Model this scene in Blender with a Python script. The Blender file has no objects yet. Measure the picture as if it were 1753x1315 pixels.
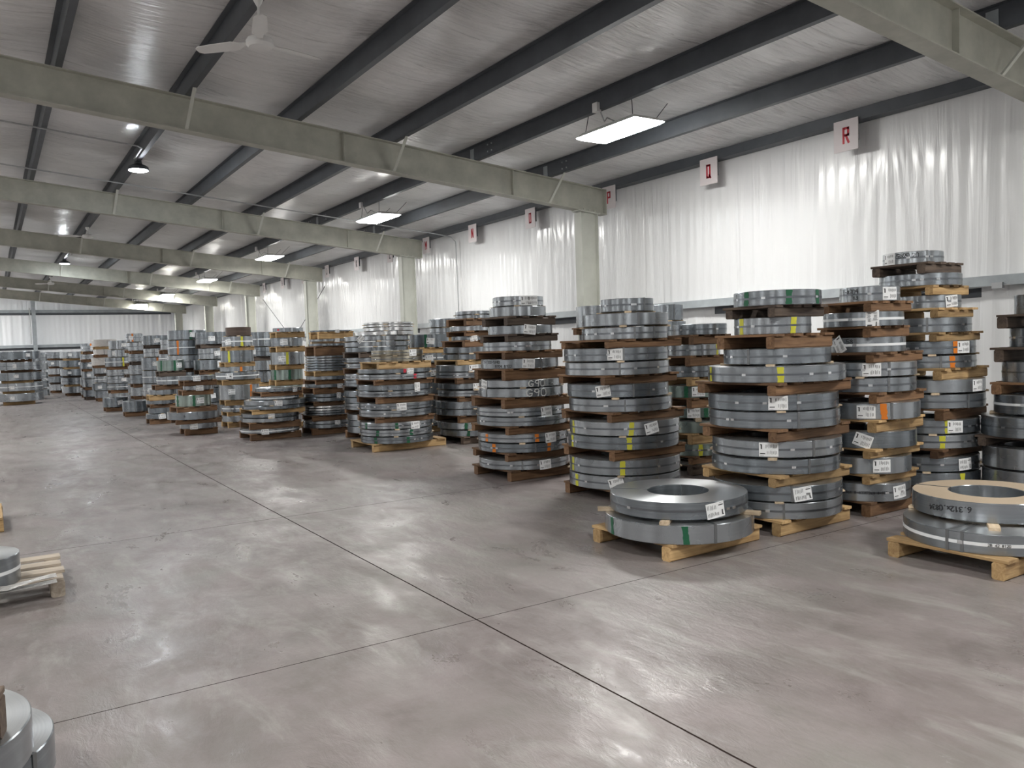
import bpy, math, random
from mathutils import Vector, Matrix
R_ = random.Random(11)
PI = math.pi
scn = bpy.context.scene
C = scn.collection
# ------------------------------------------------------------------ camera
CAM_H = 1.6
F_PX = 1380.64
YAW, PITCH, ROLL = .5741, -.0502, -.0317
fw = Vector((math.sin(YAW)*math.cos(PITCH), math.cos(YAW)*math.cos(PITCH), math.sin(PITCH)))
r0 = Vector((math.cos(YAW), -math.sin(YAW), 0)); u0 = r0.cross(fw)
rt = r0*math.cos(ROLL)+u0*math.sin(ROLL); up = -r0*math.sin(ROLL)+u0*math.cos(ROLL)
cam = bpy.data.objects.new('camera', bpy.data.cameras.new('camera'))
cam.matrix_world = Matrix(((rt.x, up.x, -fw.x, 0), (rt.y, up.y, -fw.y, 0), (rt.z, up.z, -fw.z, CAM_H), (0, 0, 0, 1)))
cam.data.sensor_width = 36; cam.data.lens = F_PX/1753*36; cam.data.clip_end = 200; cam.data.clip_start = .02
C.objects.link(cam); scn.camera = cam
# ------------------------------------------------------------------ world, exposure
w = bpy.data.worlds.new('world'); scn.world = w; w.use_nodes = True
w.node_tree.nodes['Background'].inputs[0].default_value = (.8, .85, 1, 1)
w.node_tree.nodes['Background'].inputs[1].default_value = .02
scn.view_settings.view_transform = 'Standard'; scn.view_settings.look = 'None'
scn.view_settings.gamma = 1; scn.view_settings.use_curve_mapping = False
scn.view_settings.exposure = 1.2
LED_POWER, UFO_POWER = 46.0, 230.0      # strength of the lamp lenses
LAMP_WARM, LAMP_COOL = (1, .99, .95), (.90, .96, 1)
# ------------------------------------------------------------------ building measures
WX = 10.19            # inside face of the long side wall
XL = -9.0             # far left wall, out of view
Y0, Y1 = -6.0, 55.6   # back wall and end wall
def zraf(x): return 3.8986+.0958*(WX-x)     # underside of the rafters
DEP = .467
RAFY = [11.81+7.62*i for i in range(-2, 6)]
PX = [8.5, 7.0, 5.5, 3.97, 2.43, .9, -.62, -2.15, -3.67, -5.2, -6.72, -8.2]
# ------------------------------------------------------------------ materials
M = {}
def nodes(name):
    m = bpy.data.materials.new(name); m.use_nodes = True; nt = m.node_tree
    M[name] = m
    return m, nt, nt.nodes['Principled BSDF']
def N(nt, t, **k):
    n = nt.nodes.new(t)
    for a, v in k.items():
        if a in n.inputs: n.inputs[a].default_value = v
        else: setattr(n, a, v)
    return n
def L(nt, a, b): nt.links.new(a, b)
def coords(nt, scale=(1, 1, 1), kind='Object', rot=(0, 0, 0)):
    t = N(nt, 'ShaderNodeTexCoord'); mp = N(nt, 'ShaderNodeMapping')
    mp.inputs['Scale'].default_value = scale; mp.inputs['Rotation'].default_value = rot
    L(nt, t.outputs[kind], mp.inputs[0]); return mp.outputs[0]
def noise(nt, vec, scale, detail=4, rough=.55, dist=0):
    n = N(nt, 'ShaderNodeTexNoise'); n.inputs['Scale'].default_value = scale
    n.inputs['Detail'].default_value = detail; n.inputs['Roughness'].default_value = rough
    n.inputs['Distortion'].default_value = dist; L(nt, vec, n.inputs['Vector']); return n.outputs['Fac']
def ramp(nt, fac, stops):
    r = N(nt, 'ShaderNodeValToRGB'); e = r.color_ramp.elements
    while len(e) < len(stops): e.new(.5)
    for i, (p, c) in enumerate(stops):
        e[i].position = p; e[i].color = (c, c, c, 1) if isinstance(c, (int, float)) else (*c, 1)
    L(nt, fac, r.inputs[0]); return r.outputs[0]
def mixc(nt, fac, a, b, mode='MIX'):
    m = N(nt, 'ShaderNodeMix', data_type='RGBA', blend_type=mode)
    for s, v in ((0, fac), (6, a), (7, b)):
        if hasattr(v, 'links'): L(nt, v, m.inputs[s])
        else: m.inputs[s].default_value = v if s == 0 else (*v, 1)
    return m.outputs[2]
def bump(nt, bs, h, strength, dist=.02):
    b = N(nt, 'ShaderNodeBump'); b.inputs['Strength'].default_value = strength; b.inputs['Distance'].default_value = dist
    L(nt, h, b.inputs['Height']); L(nt, b.outputs[0], bs.inputs['Normal']); return b
def mth(nt, op, a, b=None, c=None):
    m = N(nt, 'ShaderNodeMath', operation=op)
    for i, v in enumerate((a, b, c)):
        if v is None: continue
        if hasattr(v, 'links'): L(nt, v, m.inputs[i])
        else: m.inputs[i].default_value = v
    return m.outputs[0]
def plain(name, col, rough=.5, metal=0, em=0, emc=None):
    m, nt, b = nodes(name)
    b.inputs['Base Color'].default_value = (*col, 1); b.inputs['Roughness'].default_value = rough; b.inputs['Metallic'].default_value = metal
    if em: b.inputs['Emission Color'].default_value = (*(emc or col), 1); b.inputs['Emission Strength'].default_value = em
    return m
# concrete floor: mottled polished slab with two saw-cut cross joints and one long joint
def mk_floor():
    m, nt, b = nodes('polished_concrete')
    v = coords(nt); sep = N(nt, 'ShaderNodeSeparateXYZ'); L(nt, v, sep.inputs[0])
    big = noise(nt, v, .45, 5, .6, .4); mid = noise(nt, v, 2.2, 6, .65, .3); fine = noise(nt, v, 22, 5, .7)
    vs = coords(nt, (3.0, .9, 1)); streak = noise(nt, vs, 1.3, 6, .7, .6)
    c = mixc(nt, ramp(nt, big, [(.36, 0), (.64, 1)]), (.150, .124, .120), (.225, .212, .196))
    c = mixc(nt, ramp(nt, mid, [(.38, 0), (.66, 1)]), c, (.25, .215, .213))
    c = mixc(nt, ramp(nt, streak, [(.52, 0), (.72, .6)]), c, (.36, .35, .33))
    c = mixc(nt, ramp(nt, fine, [(.25, .4), (.45, 0)]), c, (.17, .15, .14))
    spot = noise(nt, coords(nt, (1, 1, 1), 'Object', (0, 0, .7)), 1.1, 8, .75, .8)
    c = mixc(nt, ramp(nt, spot, [(.66, 0), (.72, .5)]), c, (.5, .49, .5))
    wob = noise(nt, v, 9, 3); wob = mth(nt, 'MULTIPLY', mth(nt, 'SUBTRACT', wob, .5), .006)
    def line(ax, pos, hw, wobble=0):
        s = sep.outputs[ax]
        d = mth(nt, 'ABSOLUTE', mth(nt, 'ADD', mth(nt, 'SUBTRACT', s, pos), wob))
        return mth(nt, 'LESS_THAN', d, hw)
    ln = mth(nt, 'MAXIMUM', line(0, 2.302, .0055), mth(nt, 'MAXIMUM', line(1, 4.022, .0035), line(1, 7.677, .0045)))
    for p in (-1.353, ): ln = mth(nt, 'MAXIMUM', ln, line(0, p, .004))
    c = mixc(nt, ln, c, (.03, .022, .02))
    L(nt, c, b.inputs['Base Color'])
    patch = noise(nt, coords(nt, (1.6, .8, 1)), 1.6, 7, .7, .5)
    rr = mth(nt, 'ADD', ramp(nt, patch, [(.36, .20), (.64, .50)]), mth(nt, 'MULTIPLY', fine, .12))
    rr = mth(nt, 'MAXIMUM', rr, mth(nt, 'MULTIPLY', ln, .9)); L(nt, rr, b.inputs['Roughness'])
    h = mth(nt, 'ADD', mth(nt, 'MULTIPLY', mid, .5), mth(nt, 'ADD', mth(nt, 'MULTIPLY', noise(nt, coords(nt, (2.5, 1, 1)), 7, 5, .7, .5), .6), 0.0))
    bump(nt, b, h, .32, .02)
    L(nt, mth(nt, 'MULTIPLY_ADD', ln, -.55, .55), b.inputs['Specular IOR Level'])
mk_floor()
def mk_sheet(name, col, sc, vec_scale, strength, rough, dist=.6, bd=.05):
    m, nt, b = nodes(name)
    v = coords(nt, vec_scale); a = noise(nt, v, sc, 5, .6, dist); v2 = coords(nt, tuple(s*.45 for s in vec_scale)); a2 = noise(nt, v2, sc, 3, .5, 1.2)
    msk = ramp(nt, noise(nt, coords(nt, (1, 1, .5)), .55, 3, .6, .5), [(.45, .04), (.62, 1)])
    h = mth(nt, 'ADD', mth(nt, 'MULTIPLY', mth(nt, 'POWER', a, 2.0), msk), mth(nt, 'MULTIPLY', a2, .6))
    bump(nt, b, h, strength, bd)
    b.inputs['Base Color'].default_value = (*col, 1); L(nt, ramp(nt, a2, [(.3, rough), (.7, rough+.13)]), b.inputs['Roughness'])
    b.inputs['Specular IOR Level'].default_value = .6
    b.inputs['Coat Weight'].default_value = .35; b.inputs['Coat Roughness'].default_value = .16
mk_sheet('wall_poly', (.78, .785, .795), 3.2, (3, 2.2, .10), .9, .28)
mk_sheet('end_wall_poly', (.90, .92, .95), 3.2, (1.6, 3, .10), .6, .30)
mk_sheet('roof_poly', (.78, .78, .78), 2.0, (.8, 8, 1), 1.0, .27, 1.0, .12)
def mk_paint(name, col, rough, var=.12, metal=0, sc=3):
    m, nt, b = nodes(name)
    n = noise(nt, coords(nt), sc, 5, .6)
    c = mixc(nt, ramp(nt, n, [(.35, 0), (.65, 1)]), tuple(x*(1-var) for x in col), tuple(x*(1+var) for x in col))
    L(nt, c, b.inputs['Base Color']); b.inputs['Roughness'].default_value = rough; b.inputs['Metallic'].default_value = metal
mk_paint('rafter_paint', (.41, .41, .355), .55)
mk_paint('purlin_paint', (.07, .078, .09), .5)
mk_paint('girt_paint', (.32, .35, .37), .45)
mk_paint('column_paint', (.50, .51, .46), .5, .06)
mk_paint('fixture_white', (.75, .75, .74), .4, .03)
mk_paint('conduit_grey', (.42, .43, .44), .4, .05, .6)
def mk_steel(name, c0, c1, r0, r1, metal=.9, rust=0, dusty=0):
    m, nt, b = nodes(name)
    oi = N(nt, 'ShaderNodeObjectInfo'); n = noise(nt, coords(nt, (1, 1, .4)), 2.4, 5, .65, .4)
    base = mixc(nt, oi.outputs['Random'], c0, c1)
    if metal < .8: base = mixc(nt, ramp(nt, n, [(.3, 0), (.8, .8)]), base, tuple(x*.5 for x in c0))
    g = noise(nt, coords(nt, (1, 1, 30)), 2.0, 3, .6); base = mixc(nt, ramp(nt, g, [(.45, 0), (.7, .22)]), base, tuple(min(1, x*1.35) for x in c1))
    L(nt, base, b.inputs['Base Color']); b.inputs['Metallic'].default_value = metal
    L(nt, ramp(nt, noise(nt, coords(nt), 3, 2), [(.3, r0), (.7, r1)]), b.inputs['Roughness'])
    if metal > .8:
        t = N(nt, 'ShaderNodeTangent', direction_type='RADIAL', axis='Z'); L(nt, t.outputs[0], b.inputs['Tangent'])
        b.inputs['Anisotropic'].default_value = .8; b.inputs['Anisotropic Rotation'].default_value = .25
mk_steel('galvanized_side', (.19, .215, .24), (.37, .395, .42), .25, .30, .83)
mk_steel('green_grey_side', (.20, .26, .245), (.29, .345, .32), .26, .33, .83)
mk_steel('bright_side', (.62, .64, .66), (.75, .76, .77), .22, .36)
mk_steel('sooty_side', (.05, .032, .025), (.20, .14, .11), .4, .6, .3)
mk_steel('brownish_side', (.27, .25, .20), (.36, .34, .29), .35, .5)
def mk_edge(name, c0, c1, rough, metal, an):
    m, nt, b = nodes(name)
    tc = N(nt, 'ShaderNodeTexCoord'); sx = N(nt, 'ShaderNodeSeparateXYZ'); L(nt, tc.outputs['Object'], sx.inputs[0])
    rad = mth(nt, 'SQRT', mth(nt, 'ADD', mth(nt, 'POWER', sx.outputs[0], 2), mth(nt, 'POWER', sx.outputs[1], 2)))
    cb = N(nt, 'ShaderNodeCombineXYZ'); L(nt, rad, cb.inputs[0])
    rings = noise(nt, cb.outputs[0], 160, 3, .6)
    c = mixc(nt, rings, c0, c1); L(nt, c, b.inputs['Base Color'])
    b.inputs['Metallic'].default_value = metal; b.inputs['Roughness'].default_value = rough
    t = N(nt, 'ShaderNodeTangent', direction_type='RADIAL', axis='Z'); L(nt, t.outputs[0], b.inputs['Tangent'])
    b.inputs['Anisotropic'].default_value = an; b.inputs['Anisotropic Rotation'].default_value = .25
    bump(nt, b, rings, .12, .002)
mk_edge('coil_edge', (.5, .52, .54), (.72, .73, .74), .30, .95, .75)
mk_edge('dusty_edge', (.36, .28, .20), (.46, .37, .27), .7, 0, 0)
def mk_wood(name, c0, c1, ax):
    m, nt, b = nodes(name)
    sc = [14, 14, 14]; sc[ax] = .9
    oi = N(nt, 'ShaderNodeObjectInfo')
    tc = N(nt, 'ShaderNodeTexCoord'); ad = N(nt, 'ShaderNodeVectorMath', operation='ADD'); L(nt, tc.outputs['Object'], ad.inputs[0]); L(nt, oi.outputs['Location'], ad.inputs[1])
    mp = N(nt, 'ShaderNodeMapping'); mp.inputs['Scale'].default_value = sc; L(nt, ad.outputs[0], mp.inputs[0])
    g = noise(nt, mp.outputs[0], 2.2, 6, .65, .8); k = noise(nt, ad.outputs[0], 3.2, 3, .6)
    c = mixc(nt, ramp(nt, g, [(.36, 0), (.62, 1)]), c0, c1)
    c = mixc(nt, ramp(nt, k, [(.5, 0), (.72, .55)]), c, tuple(x*.45 for x in c0))
    hv = N(nt, 'ShaderNodeHueSaturation'); L(nt, c, hv.inputs['Color'])
    L(nt, mth(nt, 'MULTIPLY_ADD', oi.outputs['Random'], .55, .72), hv.inputs['Value']); L(nt, hv.outputs[0], b.inputs['Base Color'])
    b.inputs['Roughness'].default_value = .75; bump(nt, b, g, .35, .004)
for ax in (0, 1):
    s = 'xy'[ax]
    mk_wood('pine_'+s, (.33, .20, .088), (.53, .36, .175), ax)
    mk_wood('brown_'+s, (.11, .055, .026), (.215, .12, .06), ax)
    mk_wood('weathered_'+s, (.30, .25, .20), (.46, .40, .33), ax)
    mk_wood('dark_'+s, (.06, .042, .034), (.13, .095, .07), ax)
mk_wood('spacer_wood', (.5, .38, .25), (.68, .55, .40), 0)
plain('tag_paper', (.78, .79, .80), .55); plain('tag_ink', (.02, .02, .02), .6)
plain('marker_ink', (.015, .015, .018), .5); plain('chalk', (.62, .63, .62), .9)
plain('stripe_green', (.008, .10, .045), .5); plain('stripe_yellow', (.55, .53, .04), .5)
plain('stripe_orange', (.62, .17, .01), .5); plain('stripe_red', (.45, .02, .04), .5)
plain('strap_steel', (.22, .23, .24), .35, .8); plain('strap_light', (.70, .72, .74), .35, .3)
plain('band_white', (.78, .80, .82), .4); plain('band_dark', (.19, .205, .225), .3, .95)
plain('seal_steel', (.72, .74, .76), .22, .9)
plain('sign_board', (.72, .66, .67), .6); plain('sign_red', (.50, .012, .03), .55); plain('sign_black', (.03, .03, .03), .55)
plain('rope_black', (.02, .02, .02), .6); plain('recess_black', (.01, .01, .01), .9)
plain('led_lens', (1, 1, 1), .4, 0, LED_POWER, LAMP_WARM); plain('ufo_lens', (1, 1, 1), .4, 0, UFO_POWER, LAMP_COOL)
def mk_wrap():
    m, nt, b = nodes('plastic_wrap'); n = noise(nt, coords(nt, (1, 1, 3)), 9, 6, .7, 1.5)
    b.inputs['Base Color'].default_value = (.72, .70, .68, 1); b.inputs['Roughness'].default_value = .22; bump(nt, b, n, .9, .05)
mk_wrap()
# ------------------------------------------------------------------ mesh helper
class MB:
    def __init__(s): s.v = []; s.f = []; s.m = []
    def add(s, vs, fs, mi=0):
        o = len(s.v); s.v += [tuple(v) for v in vs]; s.f += [tuple(o+i for i in f) for f in fs]; s.m += [mi]*len(fs)
    def box(s, c, d, mi=0, rot=None, taper=None):
        hx, hy, hz = d[0]/2, d[1]/2, d[2]/2
        vs = [Vector((x*hx, y*hy, z*hz)) for z in (-1, 1) for y in (-1, 1) for x in (-1, 1)]
        if rot is not None: vs = [rot @ v for v in vs]
        vs = [v+Vector(c) for v in vs]
        s.add(vs, [(0, 2, 3, 1), (4, 5, 7, 6), (0, 1, 5, 4), (2, 6, 7, 3), (0, 4, 6, 2), (1, 3, 7, 5)], mi)
    def board(s, c, d, ax, rnd, mi=0):
        # a sawn board: slightly irregular box with chamfered long edges
        n = 5; b = min(d)*.12; L_ = d[ax]; o = [i for i in (0, 1, 2) if i != ax]
        a, e = d[o[0]]/2, d[o[1]]/2
        prof = [(-a+b, -e), (a-b, -e), (a, -e+b), (a, e-b), (a-b, e), (-a+b, e), (-a, e-b), (-a, -e+b)]
        vs = []
        for i in range(n):
            t = -L_/2+L_*i/(n-1); j = rnd.uniform(-.002, .002)
            for p in prof:
                q = [0, 0, 0]; q[ax] = c[ax]+t; q[o[0]] = c[o[0]]+p[0]+j; q[o[1]] = c[o[1]]+p[1]; vs.append(q)
        fs = []
        for i in range(n-1):
            for k in range(8):
                A, B = i*8+k, i*8+(k+1) % 8
                fs.append((A, B, B+8, A+8) if ax != 1 else (A, A+8, B+8, B))
        fs.append(tuple(range(8)) if ax == 1 else tuple(reversed(range(8)))); fs.append(tuple(reversed(range((n-1)*8, n*8))) if ax == 1 else tuple(range((n-1)*8, n*8)))
        s.add(vs, fs, mi)
    def tube(s, pts, r, n=8, mi=0):
        pts = [Vector(p) for p in pts]; rings = []
        for i, p in enumerate(pts):
            d = (pts[min(i+1, len(pts)-1)]-pts[max(i-1, 0)]).normalized()
            a = d.cross(Vector((0, 0, 1)) if abs(d.z) < .9 else Vector((1, 0, 0))).normalized(); b = d.cross(a)
            rings.append([p+a*r*math.cos(2*PI*k/n)+b*r*math.sin(2*PI*k/n) for k in range(n)])
        vs = [v for R in rings for v in R]
        fs = [(i*n+k, i*n+(k+1) % n, (i+1)*n+(k+1) % n, (i+1)*n+k) for i in range(len(pts)-1) for k in range(n)]
        fs += [tuple(reversed(range(n))), tuple(range((len(pts)-1)*n, len(pts)*n))]; s.add(vs, fs, mi)
    def lathe(s, prof, n=48, mi=0, closed=False, mids=None, c=(0, 0, 0)):
        m = len(prof); vs = [(c[0]+r*math.cos(2*PI*k/n), c[1]+r*math.sin(2*PI*k/n), c[2]+z) for k in range(n) for r, z in prof]
        o = len(s.v); s.v += vs
        for k in range(n):
            for j in range(m if closed else m-1):
                a, b_ = k*m+j, k*m+(j+1) % m; c_, d_ = ((k+1) % n)*m+(j+1) % m, ((k+1) % n)*m+j
                s.f.append((o+a, o+d_, o+c_, o+b_)); s.m.append(mids[j] if mids else mi)
    def extr(s, poly, axis, a, b, mi=0):
        # poly: 2D points in the plane of the two other axes, extruded from a to b
        o = [i for i in (0, 1, 2) if i != axis]; vs = []
        for t in (a, b):
            for p in poly:
                q = [0, 0, 0]; q[axis] = t; q[o[0]] = p[0]; q[o[1]] = p[1]; vs.append(q)
        n = len(poly); fs = [(i, (i+1) % n, n+(i+1) % n, n+i) for i in range(n)]+[tuple(reversed(range(n))), tuple(range(n, 2*n))]
        s.add(vs, fs, mi)
    def build(s, name, mats, parent=None, loc=(0, 0, 0), rotz=0, smooth=False, recalc=True):
        me = bpy.data.meshes.new(name); me.from_pydata(s.v, [], s.f)
        for m in (mats if isinstance(mats, (list, tuple)) else [mats]): me.materials.append(M[m])
        me.polygons.foreach_set('material_index', s.m)
        if recalc:
            import bmesh
            b = bmesh.new(); b.from_mesh(me); bmesh.ops.recalc_face_normals(b, faces=b.faces); b.to_mesh(me); b.free()
        if smooth:
            me.polygons.foreach_set('use_smooth', [True]*len(me.polygons))
            if smooth != 'all': me.set_sharp_from_angle(angle=math.radians(35))
        me.update()
        o = bpy.data.objects.new(name, me); C.objects.link(o); o.parent = parent; o.location = loc; o.rotation_euler = (0, 0, rotz)
        return o
def tag(o, label=None, cat=None, group=None, kind=None):
    if label: o['label'] = label
    if cat: o['category'] = cat
    if group: o['group'] = group
    if kind: o['kind'] = kind
    return o
def empty(name, loc, rz=0):
    o = bpy.data.objects.new(name, None); o.empty_display_size = .1; C.objects.link(o); o.location = loc; o.rotation_euler = (0, 0, rz); return o
STACKS = {
 'A': ('', (5.83, 2.93, 0.86, 0.82), [
  (5.85,2.92,0.54,0.13,0.265,[('w',0.0,0),('s',-3.132,0),('s',-2.958,0)]),
  (6.03,3.02,0.485,0.285,0.42,[('hand',0.0,0),('tan',0.0,0)]),
 ]),
 'B': ('', (4.49, 4.62, 0.98, 0.84), [
  (4.46,4.56,0.57,0.125,0.262,[('g',-2.258,0),('g',-3.392,0),('s',-1.874,0)]),
  (4.47,4.57,0.527,0.29,0.415,[('t',-1.822,188),('m',0.0,0)]),
 ]),
 'C': ('', None, [
  (5.636,4.571,0.529,0.125,0.255,[('s',-2.356,0),('m',0.0,0)]),
  (5.638,4.569,0.528,0.267,0.391,[('t',-2.077,188),('s',-2.234,0),('m',0.0,0)]),
  (5.63,4.579,0.525,0.485,0.602,[('s',-1.935,0),('m',0.0,0)]),
  (5.637,4.57,0.529,0.622,0.75,[('t',-2.565,0),('s',-1.884,0),('m',0.0,0)]),
  (5.627,4.582,0.533,0.853,0.985,[('s',-2.092,0),('m',0.0,0)]),
  (5.621,4.59,0.531,0.997,1.122,[('t',-2.37,0),('s',-2.073,0),('m',0.0,0)]),
  (5.64,4.566,0.559,1.223,1.35,[('y',-2.391,0),('y',-3.665,0),('m',0.0,0)]),
  (5.647,4.558,0.436,1.366,1.491,[('s',-2.986,0),('m',0.0,0)]),
  (5.628,4.581,0.313,1.609,1.747,[('y',-1.9,0),('y',-3.366,0),('m',0.0,0)]),
  (5.654,4.548,0.356,1.844,1.966,[('g',-3.215,0),('g',-2.202,0),('g',-1.382,0),('m',0.0,0),('k',-3.581,0)]),
 ]),
 'G': ('', None, [
  (5.544,6.45,0.575,0.125,0.255,[('y',-3.276,0),('t',-2.42,15),('m',0.0,0)]),
  (5.547,6.447,0.574,0.269,0.416,[('y',-2.316,0),('y',-3.433,0),('m',0.0,0)]),
  (5.54,6.453,0.576,0.521,0.647,[('y',-2.176,0),('y',-3.38,0),('m',0.0,0)]),
  (5.552,6.443,0.569,0.659,0.795,[('y',-2.16,0),('y',-3.416,0),('t',-1.793,12),('m',0.0,0)]),
  (5.525,6.466,0.533,0.892,1.017,[('s',-2.191,0),('m',0.0,0)]),
  (5.508,6.481,0.524,1.036,1.163,[('t',-2.554,8),('s',-1.978,0),('m',0.0,0)]),
  (5.505,6.483,0.538,1.256,1.382,[('s',-2.222,0),('m',0.0,0)]),
  (5.5,6.487,0.54,1.397,1.523,[('t',-2.291,0),('s',-2.134,0),('m',0.0,0)]),
  (5.573,6.425,0.443,1.608,1.726,[('s',-2.058,0),('s',-1.57,0),('m',0.0,0)]),
  (5.576,6.422,0.444,1.745,1.867,[('s',-1.972,0)]),
  (5.595,6.405,0.273,1.89,2.019,[('s',-1.591,0),('m',0.0,0)]),
 ]),
 'J': ('', None, [
  (5.455,8.218,0.549,0.125,0.232,[('t',-1.686,3),('s',-2.192,0),('m',0.0,0)]),
  (5.451,8.221,0.545,0.327,0.428,[('o',-2.837,0),('o',-1.563,0),('s',-1.895,0),('m',0.0,0)]),
  (5.453,8.219,0.553,0.446,0.542,[('o',-3.047,0),('o',-1.86,0),('t',-1.528,3),('m',0.0,0)]),
  (5.454,8.219,0.558,0.638,0.739,[('m',0.0,0)]),
  (5.436,8.231,0.533,0.751,0.847,[('t',-1.544,5),('m',0.0,0)]),
  (5.448,8.223,0.511,0.971,1.072,[('s',-3.098,0),('G',-1.772,0)]),
  (5.441,8.228,0.502,1.086,1.171,[('s',-3.132,0),('t',-3.185,-10),('G',-1.736,0)]),
  (5.441,8.227,0.471,1.306,1.417,[('t',-1.928,-5),('s',-1.597,0),('k',-2.975,0),('k',-2.574,0)]),
  (5.423,8.24,0.415,1.513,1.619,[('m',0.0,0)]),
  (5.458,8.217,0.392,1.71,1.811,[('t',-1.86,-8),('s',-1.651,0)]),
  (5.438,8.23,0.344,1.921,2.035,[]),
  (5.443,8.226,0.308,2.047,2.158,[('t',-1.806,0),('t',-1.544,0),('m',0.0,0)]),
 ]),
 'K': ('', None, [
  (6.798,11.709,0.579,0.125,0.22,[('g',-2.271,0)]),
  (6.776,11.722,0.588,0.24,0.344,[('g',-2.287,0),('t',-3.631,0)]),
  (6.761,11.73,0.593,0.463,0.562,[]),
  (6.761,11.731,0.597,0.575,0.685,[]),
  (6.783,11.718,0.577,0.77,0.862,[('m',0.0,0)]),
  (6.787,11.715,0.577,0.89,0.974,[('t',-1.956,0)]),
  (6.75,11.737,0.567,1.069,1.159,[('m',0.0,0)]),
  (6.754,11.735,0.567,1.173,1.276,[('t',-1.971,5)]),
  (6.806,11.705,0.493,1.361,1.448,[]),
  (6.809,11.703,0.493,1.47,1.564,[]),
  (6.883,11.66,0.435,1.675,1.741,[('t',-2.244,5)]),
  (6.875,11.664,0.449,1.827,1.907,[]),
  (6.859,11.673,0.336,2.029,2.086,[('s',-2.12,0)]),
  (6.861,11.672,0.336,2.098,2.152,[]),
 ]),
 'L': ('pine0', None, [
  (5.409,11.79,0.572,0.125,0.224,[('g',-2.612,0),('g',-1.704,0),('m',0.0,0)]),
  (5.4,11.794,0.567,0.24,0.333,[('g',-2.524,0),('g',-1.581,0),('m',0.0,0)]),
  (5.4,11.794,0.572,0.351,0.446,[('g',-2.925,0),('g',-1.983,0),('t',-1.459,0),('m',0.0,0)]),
  (5.394,11.796,0.566,0.536,0.637,[('m',0.0,0)]),
  (5.405,11.792,0.573,0.649,0.741,[('t',-1.843,0),('m',0.0,0)]),
  (5.391,11.798,0.582,0.845,0.93,[('k',-2.383,0),('m',0.0,0),('q',0.0,0)]),
  (5.394,11.796,0.582,0.942,1.024,[('t',-1.354,90),('s',-2.349,0),('k',-1.93,0),('k',-2.157,0),('q',0.0,0)]),
  (5.398,11.794,0.574,1.109,1.187,[('r',-1.407,0),('s',-2.698,0),('m',0.0,0)]),
  (5.398,11.795,0.57,1.205,1.267,[('r',-1.703,0),('t',-1.546,0)]),
  (5.45,11.771,0.408,1.378,1.459,[('m',0.0,0),('q',0.0,0)]),
  (5.453,11.769,0.408,1.474,1.553,[('t',-1.359,0),('m',0.0,0),('q',0.0,0)]),
 ]),
 'M': ('', None, [
  (5.829,13.437,0.569,0.125,0.232,[]),
  (5.833,13.435,0.569,0.244,0.339,[]),
  (5.832,13.435,0.564,0.351,0.444,[('t',-2.574,0)]),
  (5.806,13.446,0.578,0.533,0.639,[('m',0.0,0)]),
  (5.806,13.447,0.573,0.651,0.74,[]),
  (5.8,13.449,0.573,0.755,0.856,[]),
  (5.812,13.444,0.567,0.941,1.042,[('m',0.0,0)]),
  (5.816,13.442,0.567,1.057,1.152,[('m',0.0,0)]),
  (5.828,13.437,0.551,1.252,1.333,[('m',0.0,0)]),
  (5.83,13.436,0.553,1.353,1.434,[('m',0.0,0)]),
  (5.829,13.436,0.561,1.534,1.615,[('s',-2.853,0),('s',-1.09,0)]),
  (5.826,13.438,0.568,1.627,1.705,[('s',-1.701,0)]),
  (5.83,13.436,0.568,1.725,1.805,[('t',-2.469,40),('s',-1.701,0)]),
  (5.958,13.38,0.526,1.817,1.882,[('s',-1.536,0),('p',0.0,0)]),
  (6.042,13.342,0.432,1.895,1.953,[('p',0.0,0)]),
  (6.034,13.346,0.436,1.965,1.997,[('p',0.0,0)]),
  (6.035,13.345,0.436,2.009,2.041,[('p',0.0,0)]),
 ]),
 'D': ('', None, [
  (6.661,4.43,0.398,0.125,0.281,[('t',-1.717,5),('k',-2.729,0),('k',-2.258,0),('m',0.0,0)]),
  (6.663,4.427,0.4,0.366,0.51,[('t',-2.171,0)]),
  (6.676,4.407,0.42,0.595,0.737,[('t',-2.61,-20)]),
  (6.688,4.389,0.428,0.845,0.986,[('t',-2.596,0),('o',-2.264,0),('s',-2.107,0)]),
  (6.68,4.401,0.411,1.081,1.202,[('s',-2.105,0),('m',0.0,0)]),
  (6.682,4.398,0.413,1.217,1.336,[('t',-2.455,0),('s',-2.106,0),('m',0.0,0)]),
  (6.684,4.396,0.322,1.424,1.555,[('w',0.0,0),('k',-2.979,0),('t',-3.328,-60)]),
  (6.669,4.419,0.337,1.652,1.777,[('w',0.0,0),('t',-2.33,90)]),
  (6.7,4.371,0.252,1.869,2.001,[('t',-1.848,0),('k',-3.244,0),('k',-3.017,0),('m',0.0,0)]),
 ]),
 'E': ('', None, [
  (7.788,4.485,0.48,0.125,0.25,[('y',-1.921,0)]),
  (7.786,4.489,0.474,0.265,0.397,[('t',-1.833,183),('m',0.0,0)]),
  (7.797,4.47,0.478,0.486,0.608,[('y',-2.359,0),('m',0.0,0)]),
  (7.792,4.478,0.467,0.623,0.751,[('t',-2.079,0),('y',-2.236,0),('m',0.0,0)]),
  (7.813,4.441,0.47,0.862,0.991,[('s',-1.909,0),('m',0.0,0)]),
  (7.814,4.441,0.469,1.01,1.131,[('t',-1.647,0)]),
  (7.795,4.473,0.429,1.24,1.355,[('o',-2.097,0),('s',-2.341,0),('m',0.0,0)]),
  (7.794,4.475,0.427,1.372,1.493,[('o',-2.01,0),('t',-1.8,0),('m',0.0,0)]),
  (7.801,4.463,0.379,1.578,1.716,[('s',-2.639,0),('m',0.0,0)]),
  (7.795,4.473,0.303,1.809,1.934,[('t',-1.818,5),('m',0.0,0)]),
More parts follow.
